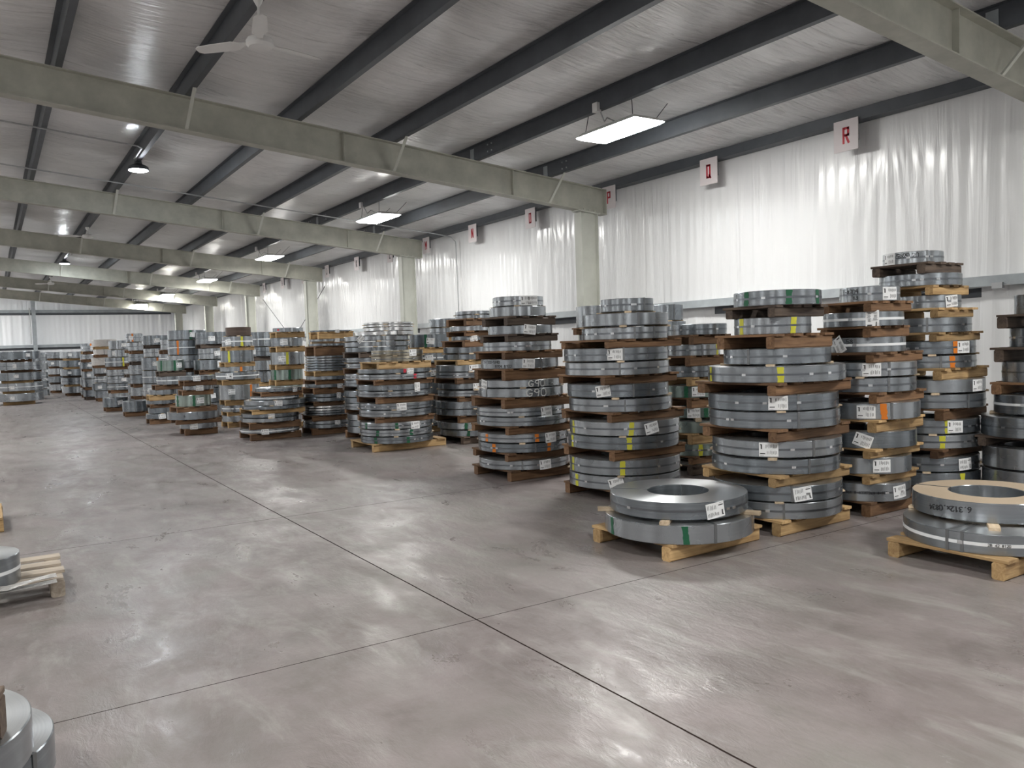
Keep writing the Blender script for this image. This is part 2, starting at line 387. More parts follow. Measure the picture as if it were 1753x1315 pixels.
  (7.768,4.521,0.368,2.025,2.141,[('m',0.0,0)]),
  (7.736,4.574,0.272,2.247,2.364,[('k',-3.044,0),('k',-2.747,0),('s',-2.136,0),('m',0.0,0),('t',-3.48,0)]),
 ]),
 'F': ('', None, [
  (8.115,3.625,0.431,0.125,0.3,[]),
  (8.115,3.625,0.43,0.319,0.507,[('s',-3.454,0)]),
  (8.113,3.63,0.434,0.606,0.788,[('m',0.0,0)]),
  (8.117,3.621,0.338,0.813,0.985,[('w',0.0,0)]),
  (8.117,3.62,0.275,1.098,1.285,[('s',-3.717,0),('m',0.0,0)]),
  (8.125,3.603,0.23,1.419,1.594,[('m',0.0,0)]),
  (8.143,3.562,0.237,1.721,1.897,[]),
 ]),
 'H': ('', None, [
  (7.069,6.931,0.357,0.125,0.131,[('v',0.0,0)]),
  (7.071,6.929,0.357,0.226,0.363,[('y',-2.174,0),('v',0.0,0),('m',0.0,0)]),
  (7.075,6.925,0.356,0.492,0.628,[('v',0.0,0)]),
  (7.078,6.922,0.356,0.672,0.784,[('g',-2.001,0),('t',-2.402,0),('v',0.0,0)]),
  (7.081,6.919,0.355,0.906,1.042,[('t',-2.246,0),('g',-2.647,0),('v',0.0,0)]),
  (7.08,6.92,0.348,1.145,1.271,[('m',0.0,0)]),
  (7.074,6.926,0.32,1.392,1.521,[('y',-1.32,0),('s',-2.018,0),('m',0.0,0)]),
  (7.131,6.867,0.314,1.633,1.758,[('m',0.0,0)]),
 ]),
 'R': ('', None, [
  (4.317,15.007,0.53,0.125,0.199,[('t',-2.008,0),('w',0.0,0)]),
  (4.33,15.004,0.514,0.323,0.392,[]),
  (4.334,15.002,0.514,0.407,0.47,[('t',-1.817,0)]),
  (4.401,14.983,0.567,0.555,0.613,[]),
  (4.427,14.975,0.554,0.625,0.705,[('t',-1.754,0)]),
  (4.426,14.976,0.432,0.717,0.777,[('w',0.0,0)]),
  (4.494,14.955,0.42,0.862,0.922,[('t',-1.095,0),('k',-1.828,0)]),
 ]),
 'T': ('pine', None, [
  (5.11,16.528,0.326,0.125,0.313,[]),
  (5.121,16.525,0.326,0.419,0.609,[]),
  (5.133,16.521,0.325,0.704,0.894,[('v',0.0,0)]),
  (5.149,16.516,0.322,1.007,1.214,[('g',-2.658,0),('g',-1.698,0),('v',0.0,0)]),
  (5.174,16.508,0.334,1.32,1.571,[('t',-2.189,0),('y',-1.875,0)]),
  (5.17,16.509,0.319,1.687,1.864,[('t',-2.031,0)]),
  (5.208,16.498,0.304,1.981,2.064,[('r',-2.557,0)]),
 ]),
 'V': ('pine', None, [
  (4.498,17.842,0.371,0.125,0.249,[('t',-0.875,0)]),
  (4.507,17.839,0.371,0.336,0.472,[('w',0.0,0)]),
  (4.508,17.839,0.419,0.593,0.908,[('o',-1.207,0),('t',-2.185,0)]),
  (4.482,17.846,0.453,1.023,1.176,[('w',0.0,0),('t',-2.166,0)]),
  (4.488,17.844,0.358,1.193,1.292,[('o',-1.59,0)]),
  (4.5,17.841,0.338,1.39,1.637,[('y',-2.324,0)]),
  (4.518,17.837,0.316,1.724,1.934,[('y',-1.522,0),('w',0.0,0),('t',-2.465,8)]),
  (4.545,17.83,0.262,1.953,2.132,[('x',0.0,0)]),
 ]),
 'W': ('pine', None, [
  (3.459,16.939,0.354,0.125,0.228,[('t',-2.034,0)]),
  (3.369,16.958,0.487,0.318,0.461,[('k',-2.099,0)]),
  (3.382,16.955,0.332,0.565,0.783,[('g',-2.815,0),('g',-1.733,0),('t',-1.366,0),('v',0.0,0)]),
  (3.484,16.934,0.288,0.883,0.965,[('t',-1.686,0)]),
  (3.472,16.937,0.353,1.077,1.157,[('t',-1.79,0)]),
 ]),
 'X': ('', None, [
  (3.312,20.268,0.325,0.125,0.233,[('t',-1.663,5),('s',-1.506,0)]),
  (3.342,20.263,0.3,0.245,0.371,[]),
  (3.322,20.267,0.319,0.461,0.542,[]),
  (3.363,20.26,0.288,0.673,0.785,[]),
  (3.561,20.226,0.315,0.901,1.088,[('w',0.0,0)]),
  (3.57,20.225,0.296,1.217,1.46,[('g',-2.496,0),('g',-1.449,0),('t',-1.065,0),('v',0.0,0)]),
 ]),
 'O': ('', None, [
  (5.427,14.975,0.467,0.125,0.191,[]),
  (5.43,14.974,0.467,0.203,0.257,[('t',-1.535,0)]),
  (5.436,14.972,0.466,0.366,0.399,[]),
  (5.438,14.971,0.466,0.411,0.443,[]),
  (5.44,14.971,0.466,0.455,0.492,[('p',0.0,0)]),
  (5.442,14.97,0.466,0.504,0.542,[('p',0.0,0)]),
  (5.447,14.968,0.466,0.627,0.695,[]),
  (5.45,14.967,0.466,0.707,0.766,[('t',-1.484,90)]),
  (5.473,14.959,0.45,0.885,0.945,[('t',-1.45,0)]),
  (5.489,14.953,0.439,1.032,1.097,[]),
  (5.491,14.952,0.444,1.196,1.234,[]),
  (5.492,14.951,0.444,1.246,1.284,[]),
  (5.494,14.951,0.444,1.296,1.333,[]),
  (5.496,14.95,0.444,1.345,1.382,[]),
  (5.498,14.949,0.444,1.394,1.431,[]),
  (5.5,14.948,0.444,1.443,1.48,[]),
  (5.525,14.94,0.405,1.665,1.709,[]),
  (5.543,14.933,0.389,1.752,1.796,[('t',-1.63,0)]),
  (5.551,14.93,0.389,1.933,1.96,[('t',-1.63,0)]),
 ]),
 'S1': ('', None, [
  (3.057,26.137,0.345,0.125,0.395,[('t',-1.338,10)]),
 ]),
 'S2': ('', None, [
  (3.211,23.397,0.325,0.125,0.401,[]),
 ]),
 'I': ('', None, [
  (7.405,8.973,0.407,0.125,0.395,[('t',-1.641,0),('m',0.0,0)]),
  (7.393,8.966,0.395,0.505,0.755,[('w',0.0,0)]),
  (7.357,8.945,0.402,0.775,1.07,[('t',-1.651,90),('w',0.0,0),('s',-1.931,0),('m',0.0,0)]),
  (7.359,8.941,0.414,1.09,1.347,[('t',-2.328,0),('s',-2.985,0)]),
  (7.386,8.945,0.368,1.447,1.691,[('t',-1.565,0),('y',-2.045,0),('s',-2.364,0)]),
  (7.359,8.933,0.387,1.791,2.087,[]),
 ]),
 'HB': ('', None, [
  (8.403,8.804,0.369,0.125,0.354,[('m',0.0,0)]),
  (8.448,8.815,0.383,0.464,0.807,[('t',-2.197,0),('w',0.0,0),('s',-2.864,0)]),
  (8.4,8.799,0.357,0.907,1.16,[('s',-3.045,0),('m',0.0,0)]),
  (8.389,8.795,0.372,1.26,1.475,[('t',-2.684,0),('o',-2.664,0),('m',0.0,0)]),
  (8.412,8.831,0.331,1.585,1.847,[('t',-2.411,-6),('s',-2.725,0),('m',0.0,0)]),
  (8.395,8.861,0.324,1.867,2.091,[('t',-2.957,5),('s',-1.688,0)]),
 ]),
 'P': ('', None, [
  (7.026,13.735,0.482,0.125,0.359,[('t',-1.827,5),('s',-1.47,0),('m',0.0,0)]),
  (6.99,13.701,0.457,0.379,0.608,[]),
  (7.011,13.708,0.453,0.718,0.921,[('t',-2.197,0),('y',-2.823,0),('s',-1.548,0)]),
  (7.018,13.74,0.46,1.031,1.194,[('t',-1.803,5)]),
  (6.981,13.726,0.414,1.294,1.468,[('t',-1.956,5),('w',0.0,0),('s',-1.613,0)]),
  (7.041,13.736,0.37,1.578,1.82,[('t',-1.984,-6),('g',-2.223,0)]),
 ]),
 'PA': ('', None, [
  (8.263,15.328,0.482,0.125,0.264,[('t',-2.556,-6),('m',0.0,0)]),
  (8.302,15.268,0.419,0.364,0.576,[('t',-1.668,90),('w',0.0,0),('s',-1.513,0),('m',0.0,0)]),
  (8.329,15.308,0.465,0.596,0.798,[]),
  (8.274,15.328,0.47,0.898,1.062,[('s',-1.632,0),('m',0.0,0)]),
  (8.26,15.265,0.441,1.172,1.392,[('t',-1.634,0),('s',-1.597,0)]),
  (8.256,15.31,0.453,1.502,1.67,[('s',-1.452,0)]),
  (8.31,15.265,0.416,1.78,1.974,[('t',-1.631,0),('o',-1.29,0),('m',0.0,0)]),
  (8.329,15.272,0.442,1.994,2.165,[('t',-1.529,0),('s',-1.386,0)]),
 ]),
 'PB': ('', None, [
  (6.892,18.767,0.446,0.125,0.349,[('t',-2.604,0)]),
  (6.858,18.746,0.437,0.449,0.704,[('t',-1.98,5),('s',-2.309,0),('m',0.0,0)]),
  (6.898,18.806,0.474,0.804,1.039,[('t',-2.289,5),('y',-2.461,0)]),
  (6.848,18.786,0.467,1.149,1.342,[('t',-2.485,0),('w',0.0,0),('s',-1.314,0)]),
  (6.877,18.758,0.428,1.452,1.636,[('t',-2.041,0)]),
  (6.871,18.784,0.428,1.736,1.931,[('t',-1.439,-6),('s',-1.298,0)]),
 ]),
 'U': ('', None, [
  (5.601,19.824,0.418,0.125,0.406,[('t',-2.222,0),('s',-1.325,0)]),
  (5.665,19.85,0.464,0.516,0.765,[('t',-1.362,90),('w',0.0,0)]),
  (5.643,19.847,0.42,0.865,1.127,[('o',-2.309,0)]),
  (5.63,19.842,0.452,1.147,1.378,[('y',-1.218,0)]),
  (5.634,19.854,0.427,1.488,1.703,[('t',-2.433,0),('m',0.0,0)]),
  (5.597,19.838,0.385,1.723,2.065,[('w',0.0,0)]),
 ]),
 'PC': ('', None, [
  (7.984,16.825,0.381,0.125,0.351,[('s',-1.846,0),('m',0.0,0)]),
  (8.033,16.814,0.394,0.451,0.619,[]),
  (7.969,16.755,0.388,0.639,0.903,[]),
  (8.023,16.78,0.395,0.923,1.161,[('s',-2.395,0),('m',0.0,0)]),
  (7.966,16.815,0.408,1.271,1.509,[('t',-1.332,0),('m',0.0,0)]),
  (8.007,16.815,0.348,1.609,1.78,[('o',-1.231,0),('w',0.0,0),('s',-1.466,0),('m',0.0,0)]),
 ]),
 'U1': ('', None, [
  (4.113,21.107,0.471,0.125,0.479,[]),
  (4.152,21.063,0.416,0.499,0.756,[('t',-2.241,0)]),
  (4.159,21.123,0.436,0.856,1.152,[('t',-1.623,-6)]),
  (4.095,21.072,0.45,1.252,1.562,[('t',-2.129,90),('m',0.0,0)]),
  (4.1,21.077,0.422,1.582,1.927,[('o',-2.223,0),('w',0.0,0),('s',-1.242,0)]),
  (4.131,21.063,0.445,1.947,2.172,[('t',-1.458,-6),('g',-1.577,0),('s',-1.448,0)]),
 ]),
 'U2': ('', None, [
  (4.492,20.108,0.457,0.125,0.429,[('s',-1.891,0)]),
  (4.481,20.073,0.414,0.449,0.778,[('t',-1.881,5)]),
  (4.53,20.104,0.466,0.798,1.099,[('t',-1.657,90),('y',-2.007,0),('s',-1.839,0),('m',0.0,0)]),
  (4.525,20.138,0.46,1.209,1.441,[('t',-1.496,90),('s',-1.09,0)]),
  (4.544,20.071,0.381,1.461,1.709,[('t',-1.619,5),('s',-1.837,0),('m',0.0,0)]),
  (4.554,20.13,0.425,1.809,2.094,[('t',-1.91,0),('m',0.0,0)]),
 ]),
 'U3': ('', None, [
  (4,24.217,0.493,0.125,0.378,[('t',-2.429,5),('s',-1.697,0),('m',0.0,0)]),
  (3.942,24.192,0.417,0.478,0.803,[('t',-2.345,0),('w',0.0,0),('s',-1.313,0),('m',0.0,0)]),
  (3.948,24.184,0.423,0.823,1.166,[('t',-1.535,0),('w',0.0,0),('s',-2.097,0)]),
  (3.974,24.214,0.451,1.186,1.527,[('t',-1.926,-6),('o',-1.81,0)]),
  (3.971,24.214,0.379,1.547,1.775,[('t',-1.611,90),('s',-2.001,0),('m',0.0,0)]),
  (3.95,24.162,0.395,1.875,2.128,[('t',-1.755,5),('s',-2.377,0),('m',0.0,0)]),
 ]),
 'U4': ('', None, [
  (3.778,27.274,0.241,0.125,0.42,[('t',-2.07,-6),('m',0.0,0)]),
  (3.773,27.229,0.228,0.44,0.704,[('t',-2.179,0),('s',-1.949,0)]),
  (3.788,27.257,0.222,0.724,0.932,[('s',-1.339,0),('m',0.0,0)]),
  (3.79,27.213,0.222,1.032,1.272,[('t',-2.009,0),('g',-1.329,0),('m',0.0,0)]),
  (3.83,27.228,0.245,1.372,1.676,[('g',-1.101,0)]),
  (3.816,27.267,0.23,1.776,2,[('s',-1.974,0),('m',0.0,0)]),
  (3.809,27.25,0.246,2.02,2.269,[('t',-2.151,-6),('o',-1.942,0),('s',-1.159,0),('m',0.0,0)]),
 ]),
 'U5': ('', None, [
  (4.186,23.059,0.424,0.125,0.406,[('m',0.0,0)]),
  (4.174,23.021,0.445,0.516,0.696,[('m',0.0,0)]),
  (4.178,23.03,0.462,0.716,0.977,[]),
  (4.189,22.994,0.443,0.997,1.267,[('t',-2.125,5),('g',-1.209,0),('s',-2.461,0),('m',0.0,0)]),
  (4.201,23.034,0.414,1.377,1.611,[('t',-1.334,0),('w',0.0,0),('s',-1.185,0)]),
  (4.22,23.023,0.384,1.721,1.987,[('t',-2.081,-6),('m',0.0,0)]),
 ]),
 'U6': ('', None, [
  (3.652,29.238,0.454,0.125,0.391,[]),
  (3.677,29.266,0.476,0.501,0.702,[('w',0.0,0),('s',-2.224,0)]),
  (3.663,29.3,0.471,0.722,0.94,[('t',-1.603,0),('m',0.0,0)]),
  (3.647,29.288,0.448,0.96,1.158,[('w',0.0,0),('m',0.0,0)]),
  (3.634,29.294,0.46,1.258,1.552,[('y',-1.513,0),('w',0.0,0)]),
  (3.645,29.238,0.381,1.572,1.801,[('t',-2.263,90),('g',-1.171,0),('s',-1.196,0)]),
  (3.694,29.232,0.39,1.821,2.096,[('t',-1.558,0)]),
 ]),
 'U7': ('', None, [
  (3.553,32.331,0.439,0.125,0.374,[('s',-0.897,0)]),
  (3.511,32.303,0.47,0.394,0.654,[('t',-2.164,5)]),
  (3.582,32.273,0.438,0.674,0.895,[('t',-1.618,90),('w',0.0,0),('s',-1.062,0)]),
  (3.507,32.284,0.43,0.995,1.188,[('t',-1.633,0),('s',-2.044,0)]),
  (3.508,32.32,0.44,1.288,1.559,[('t',-1.133,0),('m',0.0,0),('p',0.0,0)]),
  (3.584,32.271,0.437,1.669,1.854,[('t',-1.394,-6),('s',-1.894,0),('p',0.0,0)]),
  (3.515,32.304,0.399,1.954,2.201,[('p',0.0,0)]),
 ]),
 'U8': ('', None, [
  (3.399,35.805,0.423,0.125,0.385,[('m',0.0,0)]),
  (3.372,35.88,0.394,0.485,0.806,[('y',-0.989,0),('m',0.0,0)]),
  (3.408,35.864,0.389,0.906,1.129,[('t',-1.911,90),('m',0.0,0)]),
  (3.36,35.822,0.349,1.149,1.466,[('t',-2.281,90),('g',-1.563,0),('s',-1.671,0)]),
  (3.391,35.879,0.37,1.486,1.716,[('t',-1.71,-6)]),
  (3.4,35.872,0.345,1.826,2.123,[('o',-1.636,0)]),
 ]),
 'U9': ('', None, [
  (3.841,25.743,0.452,0.125,0.327,[('t',-2.093,5)]),
  (3.849,25.716,0.441,0.427,0.671,[]),
  (3.868,25.696,0.458,0.781,1.027,[('y',-1.487,0),('s',-0.981,0),('m',0.0,0)]),
  (3.823,25.735,0.412,1.047,1.318,[('t',-1.585,0),('w',0.0,0),('s',-1.937,0),('m',0.0,0)]),
  (3.842,25.713,0.423,1.428,1.641,[('t',-1.566,-6),('o',-1.469,0),('m',0.0,0)]),
  (3.821,25.726,0.413,1.741,1.969,[('m',0.0,0)]),
 ]),
 'U10': ('', None, [
  (4.11,31.516,0.364,0.125,0.457,[('t',-1.369,0),('o',-0.905,0),('w',0.0,0),('s',-2.039,0)]),
  (4.14,31.533,0.366,0.557,0.814,[('w',0.0,0)]),
  (4.106,31.512,0.374,0.834,1.118,[('g',-1.995,0),('s',-1.314,0),('m',0.0,0)]),
  (4.115,31.511,0.33,1.218,1.435,[]),
  (4.092,31.532,0.319,1.545,1.748,[('t',-2.035,90),('o',-1.261,0),('s',-1.428,0)]),
  (4.129,31.559,0.325,1.768,1.989,[('w',0.0,0),('s',-1.446,0),('m',0.0,0)]),
 ]),
 'U11': ('', None, [
  (3.297,33.831,0.419,0.125,0.375,[('s',-1.085,0)]),
  (3.334,33.855,0.465,0.485,0.786,[('s',-0.931,0)]),
  (3.34,33.811,0.479,0.806,1.06,[('t',-2.194,5),('y',-1.216,0)]),
  (3.287,33.829,0.467,1.16,1.4,[('t',-1.966,-6),('s',-1.739,0)]),
  (3.336,33.82,0.42,1.51,1.695,[('m',0.0,0)]),
  (3.349,33.823,0.414,1.805,2.003,[('t',-1.854,0),('m',0.0,0)]),
 ]),
 'U12': ('', None, [
  (4.143,35.277,0.474,0.125,0.343,[('w',0.0,0),('s',-2.225,0),('m',0.0,0)]),
  (4.18,35.226,0.443,0.443,0.725,[('m',0.0,0)]),
  (4.164,35.237,0.456,0.835,1.103,[('m',0.0,0)]),
  (4.183,35.228,0.397,1.203,1.47,[('t',-1.162,0),('g',-1.862,0),('s',-1.983,0),('m',0.0,0)]),
  (4.178,35.267,0.398,1.57,1.85,[('w',0.0,0),('s',-1.473,0),('m',0.0,0)]),
  (4.136,35.292,0.448,1.87,2.114,[('s',-1.948,0)]),
 ]),
 'CL': ('', None, [
  (3.106,38.384,0.612,0.125,0.391,[('t',-1.419,0),('s',-1.088,0)]),
  (3.074,38.375,0.602,0.486,0.752,[('t',-1.226,-6),('m',0.0,0)]),
  (3.065,38.382,0.597,0.847,1.113,[('t',-2.088,0)]),
  (3.065,38.397,0.609,1.208,1.474,[('t',-1.384,0)]),
  (3.091,38.381,0.603,1.569,1.835,[('t',-2.043,0),('s',-1.037,0)]),
 ]),
 'CL2': ('', None, [
  (3.563,41.334,0.612,0.125,0.393,[('t',-1.007,90),('w',0.0,0),('s',-1.316,0),('m',0.0,0)]),
  (3.541,41.365,0.605,0.488,0.757,[('t',-1.759,90)]),
  (3.539,41.325,0.616,0.852,1.12,[('t',-1.424,-6),('w',0.0,0),('s',-2.098,0)]),
  (3.557,41.364,0.597,1.215,1.483,[('t',-1.743,0),('s',-1.026,0)]),
  (3.565,41.363,0.602,1.578,1.846,[('t',-1.223,0)]),
 ]),
 'CL3': ('', None, [
  (2.799,42.434,0.618,0.125,0.395,[('t',-1.647,-6)]),
  (2.752,42.392,0.594,0.49,0.759,[('t',-1.521,5),('s',-1.058,0)]),
  (2.786,42.432,0.605,0.854,1.124,[('t',-1.473,-6)]),
  (2.773,42.387,0.616,1.219,1.489,[('t',-2.204,5)]),
  (2.76,42.439,0.604,1.584,1.853,[('t',-0.992,0),('s',-1.501,0),('m',0.0,0)]),
 ]),
 'CL4': ('', None, [
  (2.542,46.405,0.584,0.125,0.403,[('t',-0.975,90),('m',0.0,0)]),
  (2.524,46.443,0.587,0.498,0.776,[('t',-2.007,0),('s',-1.492,0),('m',0.0,0)]),
  (2.552,46.431,0.59,0.871,1.149,[('t',-1.344,-6),('s',-2.044,0),('m',0.0,0)]),
  (2.499,46.438,0.594,1.244,1.521,[('t',-2.29,0)]),
  (2.515,46.412,0.579,1.616,1.894,[('t',-1.497,0)]),
 ]),
 'LS': ('', None, [
  (0.828,33.613,0.79,0.125,0.397,[('t',-1.848,0)]),
  (0.835,33.612,0.765,0.492,0.763,[('t',-1.85,0),('w',0.0,0)]),
  (0.79,33.616,0.79,0.858,1.13,[('t',-1.597,0),('s',-1.931,0)]),
  (0.827,33.583,0.765,1.225,1.496,[('t',-1.685,90),('s',-2.007,0),('m',0.0,0)]),
  (0.793,33.588,0.775,1.591,1.863,[('t',-1.075,0),('s',-0.886,0)]),
 ]),
 'LS2': ('', None, [
  (1.229,36.988,0.737,0.125,0.373,[('t',-1.943,90),('s',-1.594,0)]),
  (1.228,36.99,0.729,0.468,0.716,[('t',-1.162,0),('w',0.0,0),('s',-1.458,0),('m',0.0,0)]),
  (1.233,36.953,0.717,0.811,1.059,[('t',-2.015,0),('w',0.0,0),('s',-1.991,0)]),
  (1.239,36.966,0.734,1.154,1.403,[('t',-2.091,5),('s',-1.282,0)]),
  (1.226,36.993,0.733,1.498,1.746,[('t',-1.709,0),('s',-1.79,0),('m',0.0,0)]),
 ]),
}
# ------------------------------------------------------------------ setting: floor, walls, ceiling
def struct(o): return tag(o, kind='structure')
m = MB(); m.box(((XL+WX)/2+.1, (Y0+Y1)/2, -.1), (WX-XL+.6, Y1-Y0+.4, .2)); struct(m.build('floor', 'polished_concrete'))
def sheet(name, mat, p0, du, dv, nu, nv, fn, th=.1, nrm=None):
    """a wall or roof liner: billowing grid backed by a flat solid back"""
    p0, du, dv, nrm = Vector(p0), Vector(du), Vector(dv), Vector(nrm); m = MB(); vs = []
    for j in range(nv+1):
        for i in range(nu+1):
            a, b = i/nu, j/nv; vs.append(p0+du*a+dv*b+nrm*fn(a, b))
    fs = [(j*(nu+1)+i, j*(nu+1)+i+1, (j+1)*(nu+1)+i+1, (j+1)*(nu+1)+i) for j in range(nv) for i in range(nu)]
    o = len(vs); vs += [p0-nrm*th, p0+du-nrm*th, p0+du+dv-nrm*th, p0+dv-nrm*th]
    fs += [(o, o+3, o+2, o+1), (0, nu, o+1, o), (o+3, o+2, (nv+1)*(nu+1)-1, nv*(nu+1))]
    m.add(vs, fs); return m.build(name, mat, smooth='all')
def wall_fn(a, b):
    y = a*(Y1-Y0); s = .5+.5*math.sin(y*2.1+math.sin(y*.7)*2)
    r = .006*math.sin(y*13+3*math.sin(y*1.3))*(.4+.6*s)+.004*math.sin(y*31+2*math.sin(y*3.1+b*3))
    z = b*4.72; yy = y+Y0
    for cy, cz, k in ((6.35, 4.75, 46), (14.1, 5.0, 40), (21.6, 5.2, 38)):
        t = math.atan2(yy-cy, cz-z); d = math.hypot(yy-cy, cz-z)
        r += .011*math.sin(t*k+.6*math.sin(t*9+b*2))*math.exp(-(t/.5)**2)*math.exp(-((d-1.3)/.9)**2)
    return (r+.03*math.sin(y*2*PI/2.54))*math.sin(PI*min(1, max(0, b)))**.5
struct(sheet('wall_right', 'wall_poly', (WX, Y0, 0), (0, Y1-Y0, 0), (0, 0, 4.72), 1700, 26, wall_fn, .12, (-1, 0, 0)))
def ewall_fn(a, b): 
    x = a*(WX-XL); return (.014*math.sin(x*9+2*math.sin(x*1.7))+.008*math.sin(x*23))*math.sin(PI*b)**.5
struct(sheet('wall_far', 'end_wall_poly', (XL, Y1, 0), (WX-XL, 0, 0), (0, 0, 6.6), 500, 6, ewall_fn, .12, (0, -1, 0)))
m = MB(); m.box((XL-.1, (Y0+Y1)/2, 3.3), (.2, Y1-Y0, 6.6)); struct(m.build('wall_left', 'wall_poly'))
m = MB(); m.box(((XL+WX)/2, Y0-.1, 3.3), (WX-XL+.2, .2, 6.6)); struct(m.build('wall_back', 'end_wall_poly'))
# roof liner sagging between the purlins (one strip after another)
PTOP = lambda x: zraf(x)+DEP+.245
edges = [WX]+[p for p in PX]+[XL]
m = MB(); ny = 190
for a, b in zip(edges[:-1], edges[1:]):
    vs = []
    for i in range(9):
        t = i/8; x = a+(b-a)*t
        for j in range(ny+1):
            y = Y0+(Y1-Y0)*j/ny; sag = .07*math.sin(PI*t)*(1+.25*math.sin(y*1.7+a*3))
            rip = .008*math.sin(y*6.3+2*math.sin(y*.9+a)+t*1.5)*math.sin(PI*t)
            vs.append((x, y, PTOP(x)+.004-sag+rip))
    m.add(vs, [(i*(ny+1)+j, i*(ny+1)+j+1, (i+1)*(ny+1)+j+1, (i+1)*(ny+1)+j) for i in range(8) for j in range(ny)])
xs = (XL-.2, WX+.2)
m.add([(x, y, PTOP(x)+dz) for x in xs for y in (Y0-.2, Y1+.2) for dz in (.02, .14)], [(0, 1, 3, 2), (4, 6, 7, 5), (0, 4, 5, 1), (2, 3, 7, 6), (0, 2, 6, 4), (1, 5, 7, 3)])
struct(m.build('ceiling', 'roof_poly', smooth='all'))
# ------------------------------------------------------------------ frame: rafters, purlins, columns, girts
ORD = ['first', 'second', 'third', 'fourth', 'fifth', 'sixth', 'seventh', 'eighth', 'ninth', 'tenth', 'eleventh', 'twelfth', 'thirteenth', 'fourteenth', 'fifteenth', 'sixteenth', 'seventeenth', 'eighteenth', 'nineteenth']
RX1 = 9.80
def sloped(m, x0, x1, y, w, z0, z1):
    vs = [(x, yy, zraf(x)+z) for x in (x0, x1) for yy in (y-w/2, y+w/2) for z in (z0, z1)]
    m.add(vs, [(0, 1, 3, 2), (4, 6, 7, 5), (0, 4, 5, 1), (2, 3, 7, 6), (0, 2, 6, 4), (1, 5, 7, 3)])
vis = ['grey-green steel rafter overhead in the top right corner', 'grey-green steel rafter nearest, sloping down to the letter P sign',
       'second grey-green rafter away, ending at the letter M sign', 'third grey-green rafter away, ending at the letter J sign',
       'fourth grey-green rafter away, under the distant ceiling lamps', 'fifth grey-green rafter away, close before the farthest one', 'farthest grey-green rafter, in front of the end wall']
for i, y in enumerate(RAFY):
    r = empty('roof_rafter', (RX1, y, zraf(RX1))); lab = vis[i-1] if i else 'grey-green steel rafter behind the viewer, out of the photo'
    tag(r, lab, 'rafter', 'grey-green roof rafters'); inv = Matrix.Translation(-r.location)
    def part(name, mb, mat='rafter_paint'):
        mb.v = [tuple(Vector(v)-r.location) for v in mb.v]; return mb.build(name, mat, r)
    a = MB(); sloped(a, XL, RX1, y, .014, .014, DEP-.014); part('web', a)
    a = MB(); sloped(a, XL, RX1, y, .20, 0, .014); part('bottom_flange', a)
    a = MB(); sloped(a, XL, RX1, y, .20, DEP-.014, DEP); part('top_flange', a)
    a = MB(); a.box((RX1-.008, y, zraf(RX1)+DEP/2), (.016, .2, DEP)); part('end_plate', a)
    for k in (1, 3, 5, 7, 9):
        px = PX[k-1] if k > 1 else PX[0]
        a = MB(); s = -1
        p0 = Vector((px+.0, y+s*.09, zraf(px)+.01)); p1 = Vector((px+.05, y+s*.55, zraf(px)+DEP+.06)); d = (p1-p0)
        q = Vector((0, 0, 1)).rotation_difference(d.normalized()).to_matrix()
        a.box((p0+p1)/2, (.045, .006, d.length), 0, q); a.box((p0+p1)/2+q @ Vector((.02, .02, 0)), (.006, .045, d.length), 0, q); part('fly_brace', a, 'column_paint')
    for xx in (7.75, 4.7): 
        a = MB(); a.box((xx, y, zraf(xx)+DEP/2), (.012, .15, DEP-.03)); part('stiffener', a)
    if i < 0: pass
# purlins: Z sections
plab = ['nearest the side wall', 'second from the side wall', 'third from the side wall', 'fourth from the side wall', 'carrying the round lamps and fans', 'sixth from the side wall', 'seventh from the side wall']
for i, x in enumerate(PX):
    z = zraf(x)+DEP; h = .235; t = .006; f = .07
    pol = [(x-f, z+h), (x, z+h), (x, z+t), (x+f, z+t), (x+f, z+.02), (x+f+t, z+.02), (x+f+t, z), (x-t, z), (x-t, z+h-t), (x-f, z+h-t)]
    e = empty('roof_purlin', (x, Y0, z)); a = MB(); a.extr([(p-x, q-z) for p, q in pol], 1, 0, Y1-Y0); a.build('z_section', 'purlin_paint', e)
    tag(e, 'dark grey steel roof purlin '+(plab[i] if i < 7 else 'out of sight to the left, number %s' % ORD[i]), 'purlin', 'dark roof purlins')
    if i < 2:
        for yy in RAFY[1:4]:
            for dy in (-.62, -.5, .5, .62):
                for dz in (.06, .17):
                    b = MB(); b.box((-.012, yy-Y0+dy, dz), (.012, .022, .022)); b.build('bolt', 'conduit_grey', e)
            b = MB(); b.box((-.01, yy-Y0, .11), (.008, .12, .18)); b.build('clip_plate', 'girt_paint', e)
# eave strut along the wall top
z = 4.455; x = 10.0; a = MB()
a.extr([(x-.02, z), (x+.17, z), (x+.17, z+.012), (x, z+.012), (x, z+.145), (x+.17, z+.145), (x+.17, z+.16), (x-.02, z+.16)], 1, Y0, Y1)
tag(a.build('eave_strut', 'purlin_paint'), 'long dark steel eave strut along the top of the white side wall', 'beam')
